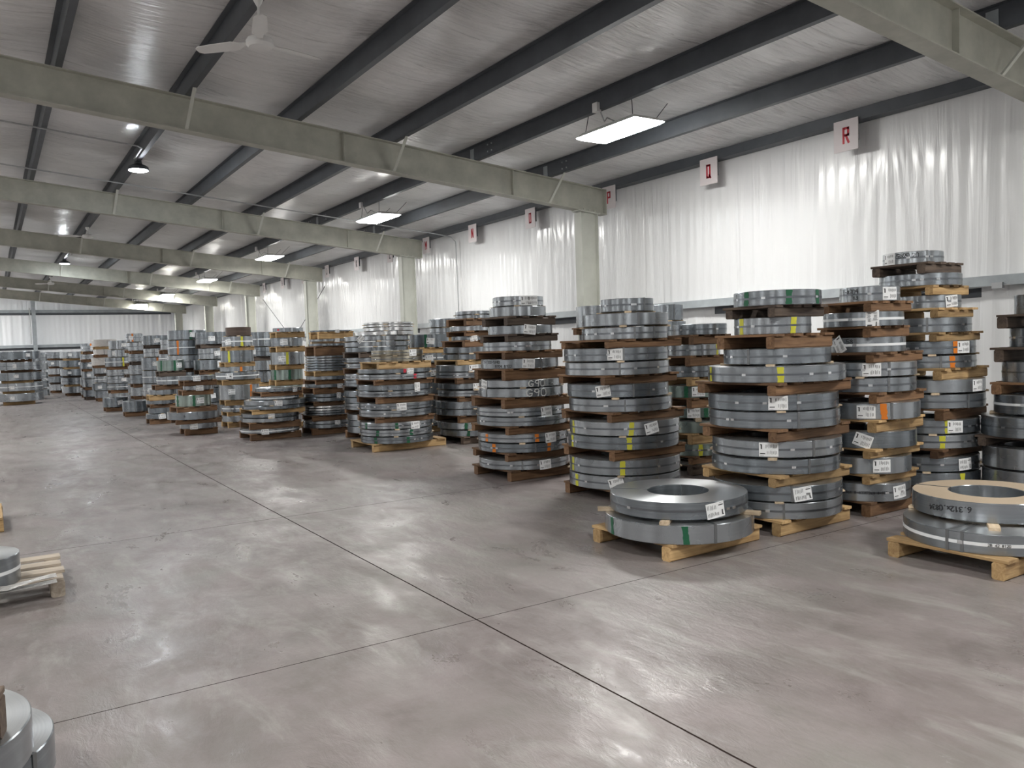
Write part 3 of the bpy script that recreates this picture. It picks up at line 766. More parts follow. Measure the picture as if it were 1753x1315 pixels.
# columns: I sections with a cap plate
clab = ['behind the viewer', 'out of the frame at right', 'in front of the wall below the letter P sign', 'below the letter M sign', 'below the letter J sign', 'fourth from the nearest one', 'fifth from the nearest one', 'in the far corner by the end wall']
for i, y in enumerate(RAFY):
    e = empty('wall_column', (9.385, y-(.2 if i == 1 else 0), 0)); tag(e, 'pale grey steel column '+clab[i], 'column', 'pale steel wall columns')
    H_ = zraf(9.385)-.02
    for dx in (-.19, .19):
        a = MB(); a.box((dx, 0, H_/2), (.014, .2, H_)); a.build('flange', 'column_paint', e)
    a = MB(); a.box((0, -.02, H_/2), (.368, .01, H_)); a.build('web', 'column_paint', e)
    a = MB(); a.box((0, 0, .012), (.46, .28, .024)); a.build('base_plate', 'column_paint', e)
    a = MB(); rr = Matrix.Rotation(math.atan(.0958), 3, 'Y'); a.box((0, 0, H_+.008), (.5, .22, .018), 0, rr)
    for dx in (-.12, 0, .12): a.box((dx+.02, -.07, H_+.04-.0958*dx), (.03, .03, .03), 0, rr)
    a.build('cap_plate', 'column_paint', e)
# side wall girt and end wall girts
def girt(name, pts, axis, a0, a1, mat, lab):
    g = MB(); g.extr(pts, axis, a0, a1); return tag(g.build(name, mat), lab, 'girt')
e = empty('wall_girt', (9.99, Y0, 2.1)); tag(e, 'long grey steel girt along the side wall behind the stacks', 'girt')
g = MB(); g.extr([(-.006, 0), (.0, -.0), (.19, 0), (.19, .008), (.01, .008), (.03, .115), (.2, .13), (.2, .136), (.02, .122)], 1, 0, Y1-Y0); g.build('girt_section', 'girt_paint', e)
g = MB(); g.extr([(.185, -.12), (.2, -.12), (.2, 0), (.185, 0)], 1, 0, Y1-Y0); g.build('shadowed_lower_flange', 'purlin_paint', e)  # lower flange coloured dark to paint in the shadow below the girt
g = MB(); g.box((0, 4.87-Y0, .0), (.05, .12, .07)); g.build('junction_box', 'conduit_grey', e)
g = MB(); g.tube([(0, 4.8-Y0, 0), (.03, 4.2-Y0, .03), (.02, 2.5-Y0, .05), (.03, 0-Y0, .04)], .009); g.tube([(0, 4.94-Y0, 0), (.03, 5.6-Y0, -.02), (.02, 7-Y0, -.03)], .007); g.build('cable', 'conduit_grey', e)
for z, lab in ((2.24, 'lower horizontal steel girt across the white end wall'), (4.30, 'upper horizontal steel girt across the white end wall')):
    e = empty('end_wall_girt', ((XL+WX)/2, Y1, z)); tag(e, lab, 'girt', 'girts on the end wall'); hw = (WX-XL)/2
    g = MB(); g.extr([(-.2, 0), (-.03, 0), (-.03, .01), (-.19, .01), (-.17, .15), (-.02, .16), (-.02, .17), (-.19, .16)], 0, -hw, hw-.2); g.build('girt_section', 'girt_paint', e)
    g = MB(); g.extr([(-.04, -.13), (-.02, -.13), (-.02, 0), (-.04, 0)], 0, -hw, hw-.2); g.build('shadowed_lower_flange', 'purlin_paint', e)  # dark colour again stands for the shadow under the girt
for x, lab in ((2.36, 'grey steel post standing in front of the end wall'), (-5.1, 'grey end wall post hidden far left')):
    e = empty('end_wall_post', (x, Y1-.34, 0)); tag(e, lab, 'post'); h = zraf(x)+DEP-.05
    for dy in (-.12, .12):
        g = MB(); g.box((0, dy, h/2), (.2, .014, h)); g.build('flange', 'girt_paint', e)
    g = MB(); g.box((0, 0, h/2), (.012, .226, h)); g.build('web', 'girt_paint', e)
    g = MB(); g.tube([(-.2, -.1, 2.45), (-.2, -.1, h-.5)], .03); g.build('conduit', 'conduit_grey', e)
# bracing rods in the far bay
for k, (a0, a1) in enumerate((((9.95, 27.15, 3.8), (9.95, 34.5, .3)), ((9.88, 34.5, 3.8), (9.88, 27.15, .3)))):
    g = MB(); g.tube([a0, a1], .012, 6); tag(g.build('bracing_rod', 'purlin_paint'), ['thin bracing rod falling left to the floor at the far columns', 'thin bracing rod falling right to the floor at the far columns'][k], 'rod', 'diagonal bracing rods')
# conduits
def roofz(x, d=.02): return zraf(x)+DEP-d
pts = [(XL+.1, 18.1, roofz(XL+.1)), (9.55, 18.1, roofz(9.55)), (9.95, 18.0, 4.33), (10.02, 17.9, 4.2), (10.04, 17.9, 3.1), (10.04, 17.9, 1.0), (10.04, 17.9, .2)]
g = MB(); g.tube(pts, .014, 8); tag(g.build('conduit', 'conduit_grey'), 'thin grey conduit under the roof, bending down the side wall', 'conduit')
pts = [(XL+.1, 14.85, roofz(XL+.1)), (2.28, 14.85, roofz(2.28)), (2.36, 14.95, roofz(2.4)), (2.38, 15.6, roofz(2.4, .0)), (2.38, 15.9, roofz(2.4, -.01))]
g = MB(); g.tube(pts, .014, 8); tag(g.build('conduit', 'conduit_grey'), 'thin grey conduit running to the nearest round lamp', 'conduit')
# ------------------------------------------------------------------ lamps
def led(x, y, z, lab):
    e = empty('high_bay_lamp', (x, y, z)); tag(e, lab, 'ceiling lamp', 'rectangular hanging lamps')
    a, b = .27, .62
    m = MB(); m.add([(-a, -b, 0), (a, -b, 0), (a, b, 0), (-a, b, 0), (-a*.8, -b*.86, .06), (a*.8, -b*.86, .06), (a*.8, b*.86, .06), (-a*.8, b*.86, .06)],
        [(4, 5, 6, 7), (0, 1, 5, 4), (1, 2, 6, 5), (2, 3, 7, 6), (3, 0, 4, 7), (0, 3, 2, 1)]); m.box((0, 0, .08), (.16, .4, .05)); m.build('housing', 'fixture_white', e)
    m = MB(); m.add([(-a*.97, -b*.98, -.006), (a*.97, -b*.98, -.006), (a*.97, b*.98, -.006), (-a*.97, b*.98, -.006), (-a*.8, -b*.9, -.035), (a*.8, -b*.9, -.035), (a*.8, b*.9, -.035), (-a*.8, b*.9, -.035)],
        [(7, 6, 5, 4), (0, 4, 5, 1), (1, 5, 6, 2), (2, 6, 7, 3), (3, 7, 4, 0)]); m.build('lens', 'led_lens', e)
    for sx in (-1, 1):
        for sy in (-1, 1):
            tx = (7.03 if sx < 0 else 8.47)-x if abs(x-7.36) < .5 else sx*.5
            zt = zraf(x+tx)+DEP-z+.03; tx *= .45; zt = zraf(x+tx)+DEP-z+.18
            m = MB(); m.tube([(sx*a*.7, sy*b*.8, .03), (tx, sy*b*.7, zt)], .005, 6); m.build('chain', 'purlin_paint', e)
    zt = zraf(x-.3)+DEP-z+.02
    m = MB(); m.tube([(0, 0, .1), (-.12, .1, .18), (-.25, 0, zt-.15), (-.33, 0, zt)], .009, 6); m.build('power_cord', 'conduit_grey', e)
    m = MB(); m.box((-.38, 0, zt+.02), (.07, .1, .12)); m.build('socket_box', 'fixture_white', e)
ll = ['rectangular lamp hanging nearest, in front of the side wall', 'second nearest rectangular hanging lamp, just before the second rafter', 'third nearest rectangular hanging lamp', 'fourth nearest rectangular hanging lamp', 'fifth nearest rectangular hanging lamp', 'farthest rectangular hanging lamp']
for k, y in enumerate((8.5, 16.6, 24.8, 33.2, 41.8, 49.8)): led(7.36, y, 4.45, ll[k])
led(7.36, .4, 4.45, 'rectangular hanging lamp overhead, out of the frame')
for k, y in enumerate((.4, 8.5, 16.6, 24.8, 33.2, 41.8, 48, 53)): led(-2.6, y, 5.2, '%s rectangular lamp from the back wall in the unseen left row, extended for light' % ORD[k])  # unseen row; its farthest lamps are added to brighten the end wall
for k, y in enumerate((4.5, 20.5, 37, 45, 52.8)): led(-6.6, y, 5.6, '%s rectangular fill lamp in the added outermost left row, out of frame' % ORD[k])  # unseen row added to lift the hall light and the end wall
led(2.0, .4, 4.85, 'rectangular hanging lamp above the viewer')
def ufo(x, y, z, lab):
    e = empty('round_high_bay_lamp', (x, y, z)); tag(e, lab, 'ceiling lamp', 'round lamps under the roof')
    m = MB(); m.lathe([(.0, .16), (.06, .16), (.07, .10), (.14, .07), (.17, .05), (.18, .0), (.165, -.01), (.16, .0), (0, .0)], 32); m.build('housing', 'purlin_paint', e, smooth=True)
    m = MB(); m.lathe([(.157, .0), (.152, -.02), (.08, -.035), (0, -.04)], 32); m.build('lens', 'ufo_lens', e, smooth=True)
    m = MB(); m.tube([(0, 0, .15), (0, 0, zraf(x)+DEP-z+.01)], .012, 8); m.build('stem', 'conduit_grey', e)
for k, (y, z) in enumerate(((16.1, 4.97), (33.1, 4.97), (50.2, 5.02))):
    ufo(2.47, y, z, ['nearest round lamp, shining below the first rafter', 'second round lamp, farther down the roof', 'farthest round lamp, before the end wall'][k])
def fan(x, y, z, rz, lab):
    e = empty('ceiling_fan', (x, y, z), rz); tag(e, lab, 'ceiling fan', 'white ceiling fans')
    m = MB(); m.lathe([(0, .06), (.05, .06), (.12, .04), (.135, .015), (.135, -.02), (.11, -.045), (0, -.05)], 32); m.build('motor', 'fixture_white', e, smooth=True)
    m = MB(); m.tube([(0, 0, .05), (0, 0, zraf(x)+DEP-z-.02)], .012, 8); m.lathe([(.012, .06), (.035, .07), (.03, .13), (.012, .15)], 16); m.lathe([(.012, zraf(x)+DEP-z-.1), (.05, zraf(x)+DEP-z-.03), (.05, zraf(x)+DEP-z)], 16); m.build('down_rod', 'fixture_white', e, smooth=True)
    for k in range(3):
        a = k*2*PI/3; r = Matrix.Rotation(a, 3, 'Z')
        vs = []
        for t, wd in ((.12, .03), (.2, .035), (.28, .075), (.5, .07), (.66, .06), (.70, .03)):
            for s in (-1, 1):
                for dz in (0, .006): vs.append(r @ Vector((t, s*wd, dz+s*wd*.2)))
        fs = []
        for i in range(5):
            b = i*4; fs += [(b, b+4, b+6, b+2), (b+1, b+3, b+7, b+5), (b, b+1, b+5, b+4), (b+2, b+6, b+7, b+3)]
        fs += [(0, 2, 3, 1), (20, 21, 23, 22)]
        m = MB(); m.add(vs, fs); m.build('blade', 'fixture_white', e)
fan(2.43, 8.17, 4.66, .25, 'white three-blade fan at the top, nearest of the fans')
fan(2.43, 24.7, 4.86, .9, 'white three-blade fan behind the second rafter')
fan(2.43, 40.2, 4.82, .4, 'small distant white fan near the far round lamp')
# ------------------------------------------------------------------ stroke lettering
FONT = {
 '0': [[(0, .2), (.15, 0), (.45, 0), (.6, .2), (.6, .8), (.45, 1), (.15, 1), (0, .8), (0, .2)]], '1': [[(.15, .8), (.35, 1), (.35, 0)]],
 '2': [[(0, .8), (.15, 1), (.45, 1), (.6, .8), (.6, .6), (0, 0), (.6, 0)]], '3': [[(0, .9), (.2, 1), (.5, .95), (.55, .7), (.25, .55), (.55, .4), (.55, .1), (.2, 0), (0, .1)]],
 '4': [[(.45, 0), (.45, 1), (0, .35), (.6, .35)]], '5': [[(.55, 1), (.1, 1), (.05, .55), (.4, .6), (.6, .35), (.45, .05), (0, 0)]],
 '6': [[(.5, 1), (.15, .7), (0, .3), (.15, 0), (.45, 0), (.6, .25), (.45, .5), (.05, .4)]], '7': [[(0, 1), (.6, 1), (.2, 0)]],
 '8': [[(.3, .52), (.05, .75), (.3, 1), (.55, .75), (.3, .52), (0, .25), (.3, 0), (.6, .25), (.3, .52)]], '9': [[(.55, .6), (.3, .45), (.05, .65), (.15, .95), (.45, 1), (.58, .7), (.45, 0)]],
 'G': [[(.6, .85), (.4, 1), (.15, .95), (0, .6), (.05, .15), (.3, 0), (.55, .1), (.6, .42), (.35, .42)]],
 'B': [[(0, 0), (0, 1), (.45, .95), (.5, .65), (0, .52), (.55, .4), (.55, .05), (0, 0)]], 'E': [[(.55, 1), (0, 1), (0, 0), (.55, 0)], [(0, .5), (.45, .5)]],
 'x': [[(.05, .05), (.5, .6)], [(.05, .6), (.5, .05)]], '.': [[(.2, 0), (.26, .06)]], '-': [[(.05, .45), (.5, .45)]], '/': [[(.1, 0), (.5, 1)]], ' ': [],
 'T': [[(0, 1), (.6, 1)], [(.3, 1), (.3, 0)]], 'M': [[(0, 0), (0, 1), (.3, .4), (.6, 1), (.6, 0)]]}
# stencil capitals for the wall signs, with the stencil's gaps
STEN = {
 'O': [[(.12, 0), (.12, 1)], [(.12, 1), (.24, 1)], [(.36, 1), (.48, 1), (.48, 0), (.36, 0)], [(.24, 0), (.12, 0)]],
 'P': [[(.1, 0), (.1, 1)], [(.22, 1), (.52, 1), (.52, .5), (.22, .5)]],
 'Q': [[(.12, .0), (.12, 1), (.24, 1)], [(.36, 1), (.48, 1), (.48, .0), (.36, 0)], [(.24, 0), (.12, 0)], [(.4, .16), (.54, -.04)]],
 'R': [[(.1, 0), (.1, 1)], [(.22, 1), (.52, 1), (.52, .52), (.24, .52)], [(.34, .45), (.54, 0)]],
 'N': [[(.08, 0), (.08, 1)], [(.16, .9), (.44, .1)], [(.52, 0), (.52, 1)]], 'M': [[(.05, 0), (.05, 1)], [(.12, .9), (.3, .4), (.48, .9)], [(.55, 0), (.55, 1)]],
 'L': [[(.12, 1), (.12, 0)], [(.22, 0), (.5, 0)]], 'K': [[(.1, 0), (.1, 1)], [(.5, 1), (.2, .52), (.5, 0)]], 'J': [[(.45, 1), (.45, 0), (.3, 0)], [(.2, 0), (.1, 0), (.1, .2)]],
 'I': [[(.3, 0), (.3, 1)]], 'H': [[(.1, 0), (.1, 1)], [(.5, 0), (.5, 1)], [(.2, .5), (.4, .5)]], 'G': [[(.5, .85), (.5, 1), (.12, 1), (.12, 0), (.5, 0), (.5, .4), (.34, .4)]]}
def seg_quads(pts, w):
    out = []
    for (a, b), (c, d) in zip(pts[:-1], pts[1:]):
        L_ = math.hypot(c-a, d-b) or 1e-6; ex, ey = (c-a)/L_*w/2, (d-b)/L_*w/2; nx, ny = -ey, ex
        out.append([(a-ex-nx, b-ey-ny), (c+ex-nx, d+ey-ny), (c+ex+nx, d+ey+ny), (a-ex+nx, b-ey+ny)])
    return out
def text_quads(txt, h, w, adv=.82, jit=0, rnd=None, u0=None, aspect=1.0):
    n = len(txt); tot = n*adv*h*aspect; q = []
    for i, ch in enumerate(txt):
        dx = -tot/2+i*adv*h*aspect; dy = rnd.uniform(-jit, jit)*h if rnd else 0
        for st in FONT.get(ch, []): q += seg_quads([(dx+a*h*aspect, (b-.5)*h+dy) for a, b in st], w)
    return q
SIGNS = [('R', 6.88), ('Q', 9.40), ('P', 11.93), ('O', 14.58), ('N', 17.08), ('M', 19.56), ('L', 21.9), ('K', 24.45), ('J', 27.15), ('I', 29.7), ('H', 32.25), ('G', 34.8)]
for ch, y in SIGNS:
    red = ch in 'RQPONM'; y = y*.9915
    e = empty('letter_sign', (9.955, y, 4.285)); tag(e, 'white board with %s stencilled letter %s hung high on the wall' % ('red' if red else 'black', ch), 'sign', 'stencilled letter boards along the side wall')
    m = MB(); m.box((0, 0, 0), (.012, .37, .42)); m.build('board', 'sign_board', e)
    m = MB()
    for st in STEN[ch]:
        for q in seg_quads([((a-.3)*.17, (b-.5)*.19) for a, b in st], .032):
            m.add([(-.0075, -u, v) for u, v in q]+[(-.006, -u, v) for u, v in q], [(0, 1, 2, 3), (0, 4, 5, 1), (1, 5, 6, 2), (2, 6, 7, 3), (3, 7, 4, 0)])
    m.build('stencilled_letter', 'sign_red' if red else 'sign_black', e)
    for s in (-1, 1): m = MB(); m.box((.027, s*.15, .04), (.042, .03, .26)); m.build('bracket', 'purlin_paint', e)
# ------------------------------------------------------------------ coils of strip steel
def cpatch(m, r, th0, z0, quad, rot=0, mi=0, nsub=1):
    ca, sa = math.cos(rot), math.sin(rot)
    def P(u, v):
        uu, vv = u*ca-v*sa, u*sa+v*ca; t = th0+uu/r
        return (r*math.cos(t), r*math.sin(t), z0+vv)
    a, b, c, d = quad
    for i in range(nsub):
        f0, f1 = i/nsub, (i+1)/nsub
        lo0 = (a[0]+(b[0]-a[0])*f0, a[1]+(b[1]-a[1])*f0); lo1 = (a[0]+(b[0]-a[0])*f1, a[1]+(b[1]-a[1])*f1)
        hi0 = (d[0]+(c[0]-d[0])*f0, d[1]+(c[1]-d[1])*f0); hi1 = (d[0]+(c[0]-d[0])*f1, d[1]+(c[1]-d[1])*f1)
        m.add([P(*lo0), P(*lo1), P(*hi1), P(*hi0)], [(0, 1, 2, 3)], mi)
def rect(u0, v0, u1, v1): return [(u0, v0), (u1, v0), (u1, v1), (u0, v1)]
def paper_tag(parent, r, th, z, h, rot, near=True):
    w_, h_ = .15, .112
    if abs(rot) == 90: pass
    sc = 1.0 if h > .1 else max(.55, (h+.03)/.12); w_ *= sc; h_ *= sc
    m = MB(); R = math.radians(rot); drop = -(h_-h)/2 if h_ > h else R_.uniform(-.1, .1)*(h-h_)
    # pinned at the top edge of the coil, the lower edge may hang below
    z = z+(drop*.5 if h_ > h else drop)
    rr = r+.0045
    for i in range(6):
        u0, u1 = -w_/2+w_*i/6, -w_/2+w_*(i+1)/6
        cpatch(m, rr, th, z, rect(u0, -h_/2, u1, h_/2), R, 0, 1)
    q = []
    s = sc
    q.append(rect(-.060*s, .004*s, -.050*s, .042*s)); q.append(rect(-.066*s, .036*s, -.058*s, .042*s)); q.append(rect(-.066*s, -.036*s, -.026*s, -.029*s))
    if near:
        rn = random.Random(int(abs(th)*1000))
        u = -.022
        while u < .062:
            a = rn.uniform(.010, .020); q.append(rect(u*s, a*s, (u+.0035)*s, rn.uniform(.036, .046)*s))
            if u > -.012: q.append(rect(u*s, -rn.uniform(.034, .044)*s, (u+.003)*s, -rn.uniform(.004, .014)*s))
            u += rn.choice([.009, .0105, .013])
        q.append(rect(-.068*s, -.048*s, -.036*s, -.0465*s))
    else:
        for u in (-.01, .015, .04): q.append(rect(u*s, .012*s, (u+.006)*s, .04*s))
    for k in q: cpatch(m, rr+.001, th, z, k, R, 1, 1)
    m.build('paper_tag', ['tag_paper', 'tag_ink'], parent, recalc=False)
def stripe(parent, r, z0, z1, th, col, wd=.045):
    m = MB(); rn = random.Random(int(th*997)); n = 8; h = z1-z0; rr = r+.0015
    sl = rn.uniform(-.012, .012); L0 = []
    for i in range(n+1):
        v = .003+(h-.006)*i/n; c = sl*(i/n-.5)+rn.uniform(-.002, .002); ww = wd/2+rn.uniform(-.004, .004); L0.append((c-ww, c+ww, v))
    for (a, b, v), (c, d, v2) in zip(L0[:-1], L0[1:]): cpatch(m, rr, th, z0, [(a, v), (b, v), (d, v2), (c, v2)], 0, 0, 2)
    m.build('paint_stripe', 'stripe_'+col, parent, recalc=False)
def loop_strap(parent, ri, ro, h, th, wd=.02, mat='strap_steel', name='steel_strap'):
    t = .0022; o = .0012; m = MB(); c, s = math.cos(th), math.sin(th); nx, ny = -s, c
    ip = [(ri-o, -0.0), (ro+o, -0.0), (ro+o, h+o), (ri-o, h+o)]; op = [(ri-o-t, -0.0), (ro+o+t, -0.0), (ro+o+t, h+o+t), (ri-o-t, h+o+t)]
    vs = []
    for (r, z) in ip+op:
        for sd in (-1, 1): vs.append((r*c+nx*sd*wd/2, r*s+ny*sd*wd/2, z))
    fs = []
    for k in range(4):
        k2 = (k+1) % 4; a, b, d, e = 8+k*2, 8+k*2+1, 8+k2*2+1, 8+k2*2; fs.append((a, b, d, e)); a, b, d, e = k*2, k*2+1, k2*2+1, k2*2; fs.append((e, d, b, a))
        fs.append((k*2, k2*2, 8+k2*2, 8+k*2)); fs.append((k*2+1, 8+k*2+1, 8+k2*2+1, k2*2+1))
    m.add(vs, fs); return m.build(name, mat, parent)
def band(parent, r, h, wd, mat, name, n=72, seals=()):
    z = h*.5; m = MB(); m.lathe([(r+.0002, z-wd/2), (r+.0022, z-wd/2), (r+.0022, z+wd/2), (r+.0002, z+wd/2)], n, closed=True)
    b = m.build(name, mat, parent, smooth=True)
    for th in seals:
        m = MB(); m.box((r+.004, 0, z), (.005, .034, wd*1.15)); o = m.build('band_seal', 'seal_steel', b); o.rotation_euler = (0, 0, th)
    return b
def write(parent, r, th, z, txt, h, w, rot, mat, seed=1, aspect=1):
    m = MB(); rn = random.Random(seed)
    for q in text_quads(txt, h, w, .82, .05, rn, aspect=aspect): cpatch(m, r+.004, th, z, q, rot, 0, 1)
    m.build('handwriting' if mat == 'marker_ink' else 'chalk_writing', mat, parent, recalc=False)
HAND = {('A', 1): [('6.312x.0834', .045, .005, PI, 0)], ('A', 0): [('2B 42 8120', .016, .0028, 0, 0)], ('C', 9): [('1', .05, .006, 0, .02), ('01', .03, .003, 0, -.03)],
        ('D', 8): [('E-8709', .035, .004, 0, .025), ('83', .03, .003, 0, -.03)], ('D', 6): [('58', .04, .004, 0, .03)], ('D', 0): [('47368 8-8001', .022, .003, 0, 0)],
        ('E', 11): [('3x5.20', .04, .004, 0, .02)], ('J', 7): [('7M-1300-1/40', .03, .004, 0, .025), ('B104 8102', .03, .004, 0, -.025)],
        ('L', 5): [('8205/1810', .025, .003, 0, 0)], ('L', 4): [('42', .03, .003, 0, 0)], ('R', 6): [('LT', .03, .004, 0, 0)], ('W', 1): [('8', .04, .005, 0, 0)]}
COLN = {'g': 'green', 'y': 'yellow', 'o': 'orange', 'r': 'red'}
def coil(skey, i, x, y, r, z0, z1, opts, label, group, near):
    h = z1-z0; kinds = [o[0] for o in opts]
    side = 'galvanized_side'
    if 'v' in kinds: side = 'green_grey_side'
    if 'p' in kinds: side = 'bright_side'
    if 'x' in kinds: side = 'sooty_side'
    if 'q' in kinds and skey == 'L' and i >= 9: side = 'brownish_side'
    wrapped = skey == 'U7' and 'p' in kinds
    if wrapped: side = 'plastic_wrap'
    edge = 'dusty_edge' if 'tan' in kinds else 'coil_edge'
    ri = .245 if r > .38 else r*.52
    if skey == 'B' : ri = .233
    if skey == 'A' : ri = .245
    n = 144 if skey in 'AB' else (96 if near else 44)
    b = min(.004, h*.12)
    e = empty('steel_coil', (x, y, z0), 0); tag(e, label, 'coil', group)
    m = MB(); m.lathe([(ri+b, 0), (r-b, 0), (r, b), (r, h-b), (r-b, h), (ri+b, h), (ri, h-b), (ri, b)], n, closed=True, mids=[1, 0, 0, 0, 1, 0, 0, 0])
    m.build('winding', [side, edge], e, smooth=True)
    fa = math.atan2(-y, -x)
    if 'm' in kinds and not wrapped:
        band(e, r, h, min(.016, h*.16), 'band_dark', 'steel_band', n, [fa+R_.uniform(-1.2, 1.2) for _ in range(3)] if near else ())
    if 'w' in kinds and not wrapped: band(e, r, h, min(.022, h*.2), 'band_white', 'white_band', n, (fa-.3,) if near else ())
    hs = 0
    if skey in 'AB' and i == 1: loop_strap(e, ri, r, h, {'B': 2.27, 'A': 1.75}[skey], .016)
    for k, th, a in opts:
        if k == 't': paper_tag(e, r, th, h/2, h, a, near)
        elif k in COLN:
            if skey == 'T' and k == 'r': stripe(e, r, h*.25, h*.75, th, 'red', .05)
            else: stripe(e, r, 0, h, th, COLN[k], .05 if skey != 'B' else .042)
        elif k == 's': loop_strap(e, ri, r, h, th, .02 if near else .025)
        elif k == 'G': write(e, r, th, h/2, 'G90', min(.085, h*.8), .011, 0, 'chalk', 3, 1.35)
        elif k == 'k':
            L_ = HAND.get((skey, i))
            if L_: 
                t, hh, ww, ro, dz = L_[hs % len(L_)]; hs += 1; write(e, r, th, h/2+dz, t, min(hh, h*.5), ww, ro, 'marker_ink', i)
            else: write(e, r, th, h/2, '8', .03, .003, 0, 'marker_ink', i)
        elif k == 'hand':
            t, hh, ww, ro, dz = HAND[('A', 1)][0]; write(e, r, fa-.5, h/2+.005, t, .034, .0058, ro+.06, 'marker_ink', 5)
    if skey == 'A' and i == 0:
        t, hh, ww, ro, dz = HAND[('A', 0)][0]; write(e, r, fa+.12, h/2, t, hh, ww, ro, 'marker_ink', 2)
    if not near and R_.random() < .35 and 's' not in kinds: loop_strap(e, ri, r, h, fa+R_.uniform(-.6, .6), .022)
    return e
def pallet(x, y, z0, z1, LX, LY, rz, tone, label, group, nst=2, nb=5, seed=0, over=.0, gone=()):
    rn = random.Random(seed); h = z1-z0; bt = min(.021, h*.25); e = empty('wooden_pallet', (x, y, z0), rz); tag(e, label, 'pallet', group)
    sh = h-bt; sw = .085 if h > .1 else .075
    for k in range(nst):
        yy = -LY/2+sw/2+(LY-sw)*k/(nst-1); m = MB(); m.board((rn.uniform(-.01, .01), yy, sh/2), (LX, sw, sh), 0, rn); m.build('stringer', tone+'_x', e)
    m = MB(); bw = LX/nb*.62
    for k in range(nb):
        if k in gone: continue
        w_ = bw*rn.uniform(.85, 1.12); xx = -LX/2+w_/2+(LX-w_)*k/(nb-1); L_ = LY+over+rn.uniform(0, .05)
        m.board((xx, rn.uniform(-.015, .015), sh+bt/2), (w_, L_, bt), 1, rn)
    m.build('deck_boards', tone+'_y', e); return e
STN = {'A': 'the low stack at the right edge', 'B': 'the two-coil stack beside the aisle', 'C': 'the tall stack behind the two-coil one', 'D': 'the third tall stack from right edge',
 'E': 'the tallest stack, second from right edge', 'F': 'the stack cut by the right edge', 'G': 'the tall stack left of the two-coil one', 'H': 'the dark stack behind the two-coil one',
 'J': 'the aisle stack with G90 chalk marks', 'K': 'the stack behind the G90 stack', 'L': 'the stack on a pale floor pallet', 'M': 'the stack left behind the green-striped one',
 'R': 'the low wide stack of thin coils', 'T': 'the stack with one red-dotted coil', 'V': 'the stack topped by a sooty coil', 'W': 'the low stack with crooked bottom pallet',
 'X': 'the low stack beside two lone coils', 'O': 'the stack of many thin coils', 'S1': 'the farther lone floor pallet', 'S2': 'the nearer lone floor pallet',
 'I': 'the stack peeking out left, by the wall', 'HB': 'the wall-side stack behind the dark one', 'P': 'the stack right behind the green-striped one', 'PA': 'the wall stack near the M column',
 'PB': 'the wall stack behind the thin coils', 'U': 'the stack right of the sooty one', 'PC': 'the wall stack behind the bright thin coils', 'U1': 'the back stack left of the sooty one',
 'U2': 'the stack just behind the sooty one', 'U3': 'the back stack behind the low one', 'U4': 'the far stack of narrow coils', 'U5': 'the back stack near the narrow one',
 'U6': 'the far stack left of the narrow one', 'U7': 'the far stack wrapped in plastic', 'U8': 'the far stack left of the wrapped one', 'U9': 'the far stack right of the narrow one',
 'U10': 'the far stack behind the narrow one', 'U11': 'the far stack below the wrapped one', 'U12': 'the far stack right of the wrapped one',
 'CL': 'the front uniform stack past the aisle', 'CL2': 'the uniform stack behind the front one', 'CL3': 'the third uniform stack past the aisle', 'CL4': 'the leftmost uniform stack past the aisle',
 'LS': 'the uniform stack at the left edge', 'LS2': 'the uniform stack behind the left-edge one'}
def ordn(i, n):
    # rank from the nearer end of the stack
    if n == 1: return 'the only coil'
    if i == n-1: return 'topmost'
    if i == 0: return 'bottommost'
    return (ORD[n-1-i]+' from top') if n-1-i <= i else (ORD[i]+' from floor')
def look(opts, r):
    k = [o[0] for o in opts]; st = [COLN[c] for c in 'gyor' if c in k]
    if 'x' in k: return 'soot-stained rusty steel coil'
    if 'tan' in k: return 'grey coil with dusty tan top'
    s = ''
    if st: s = st[0]+'-striped '
    elif 'G' in k: s = 'G90-chalked '
    elif 'w' in k: s = 'white-banded '
    elif 'p' in k: s = 'bright '
    s += 'tagged ' if 't' in k else ''
    return (s or 'plain grey ')+'steel coil'
NEAR = set('ABCDEFGHJKLMRTVWX')
def spacer(x, y, z0, z1, dx, dy, dz, rz, lab, grp):
    m = MB(); rn = random.Random(int(x*1000)); m.board((0, 0, (z1-z0)/2), (dx, dy, z1-z0), 0, rn)
    o = m.build('wood_spacer', 'spacer_wood', None, (x, y, z0), rz); return tag(o, lab, 'spacer', grp)
seed = 0
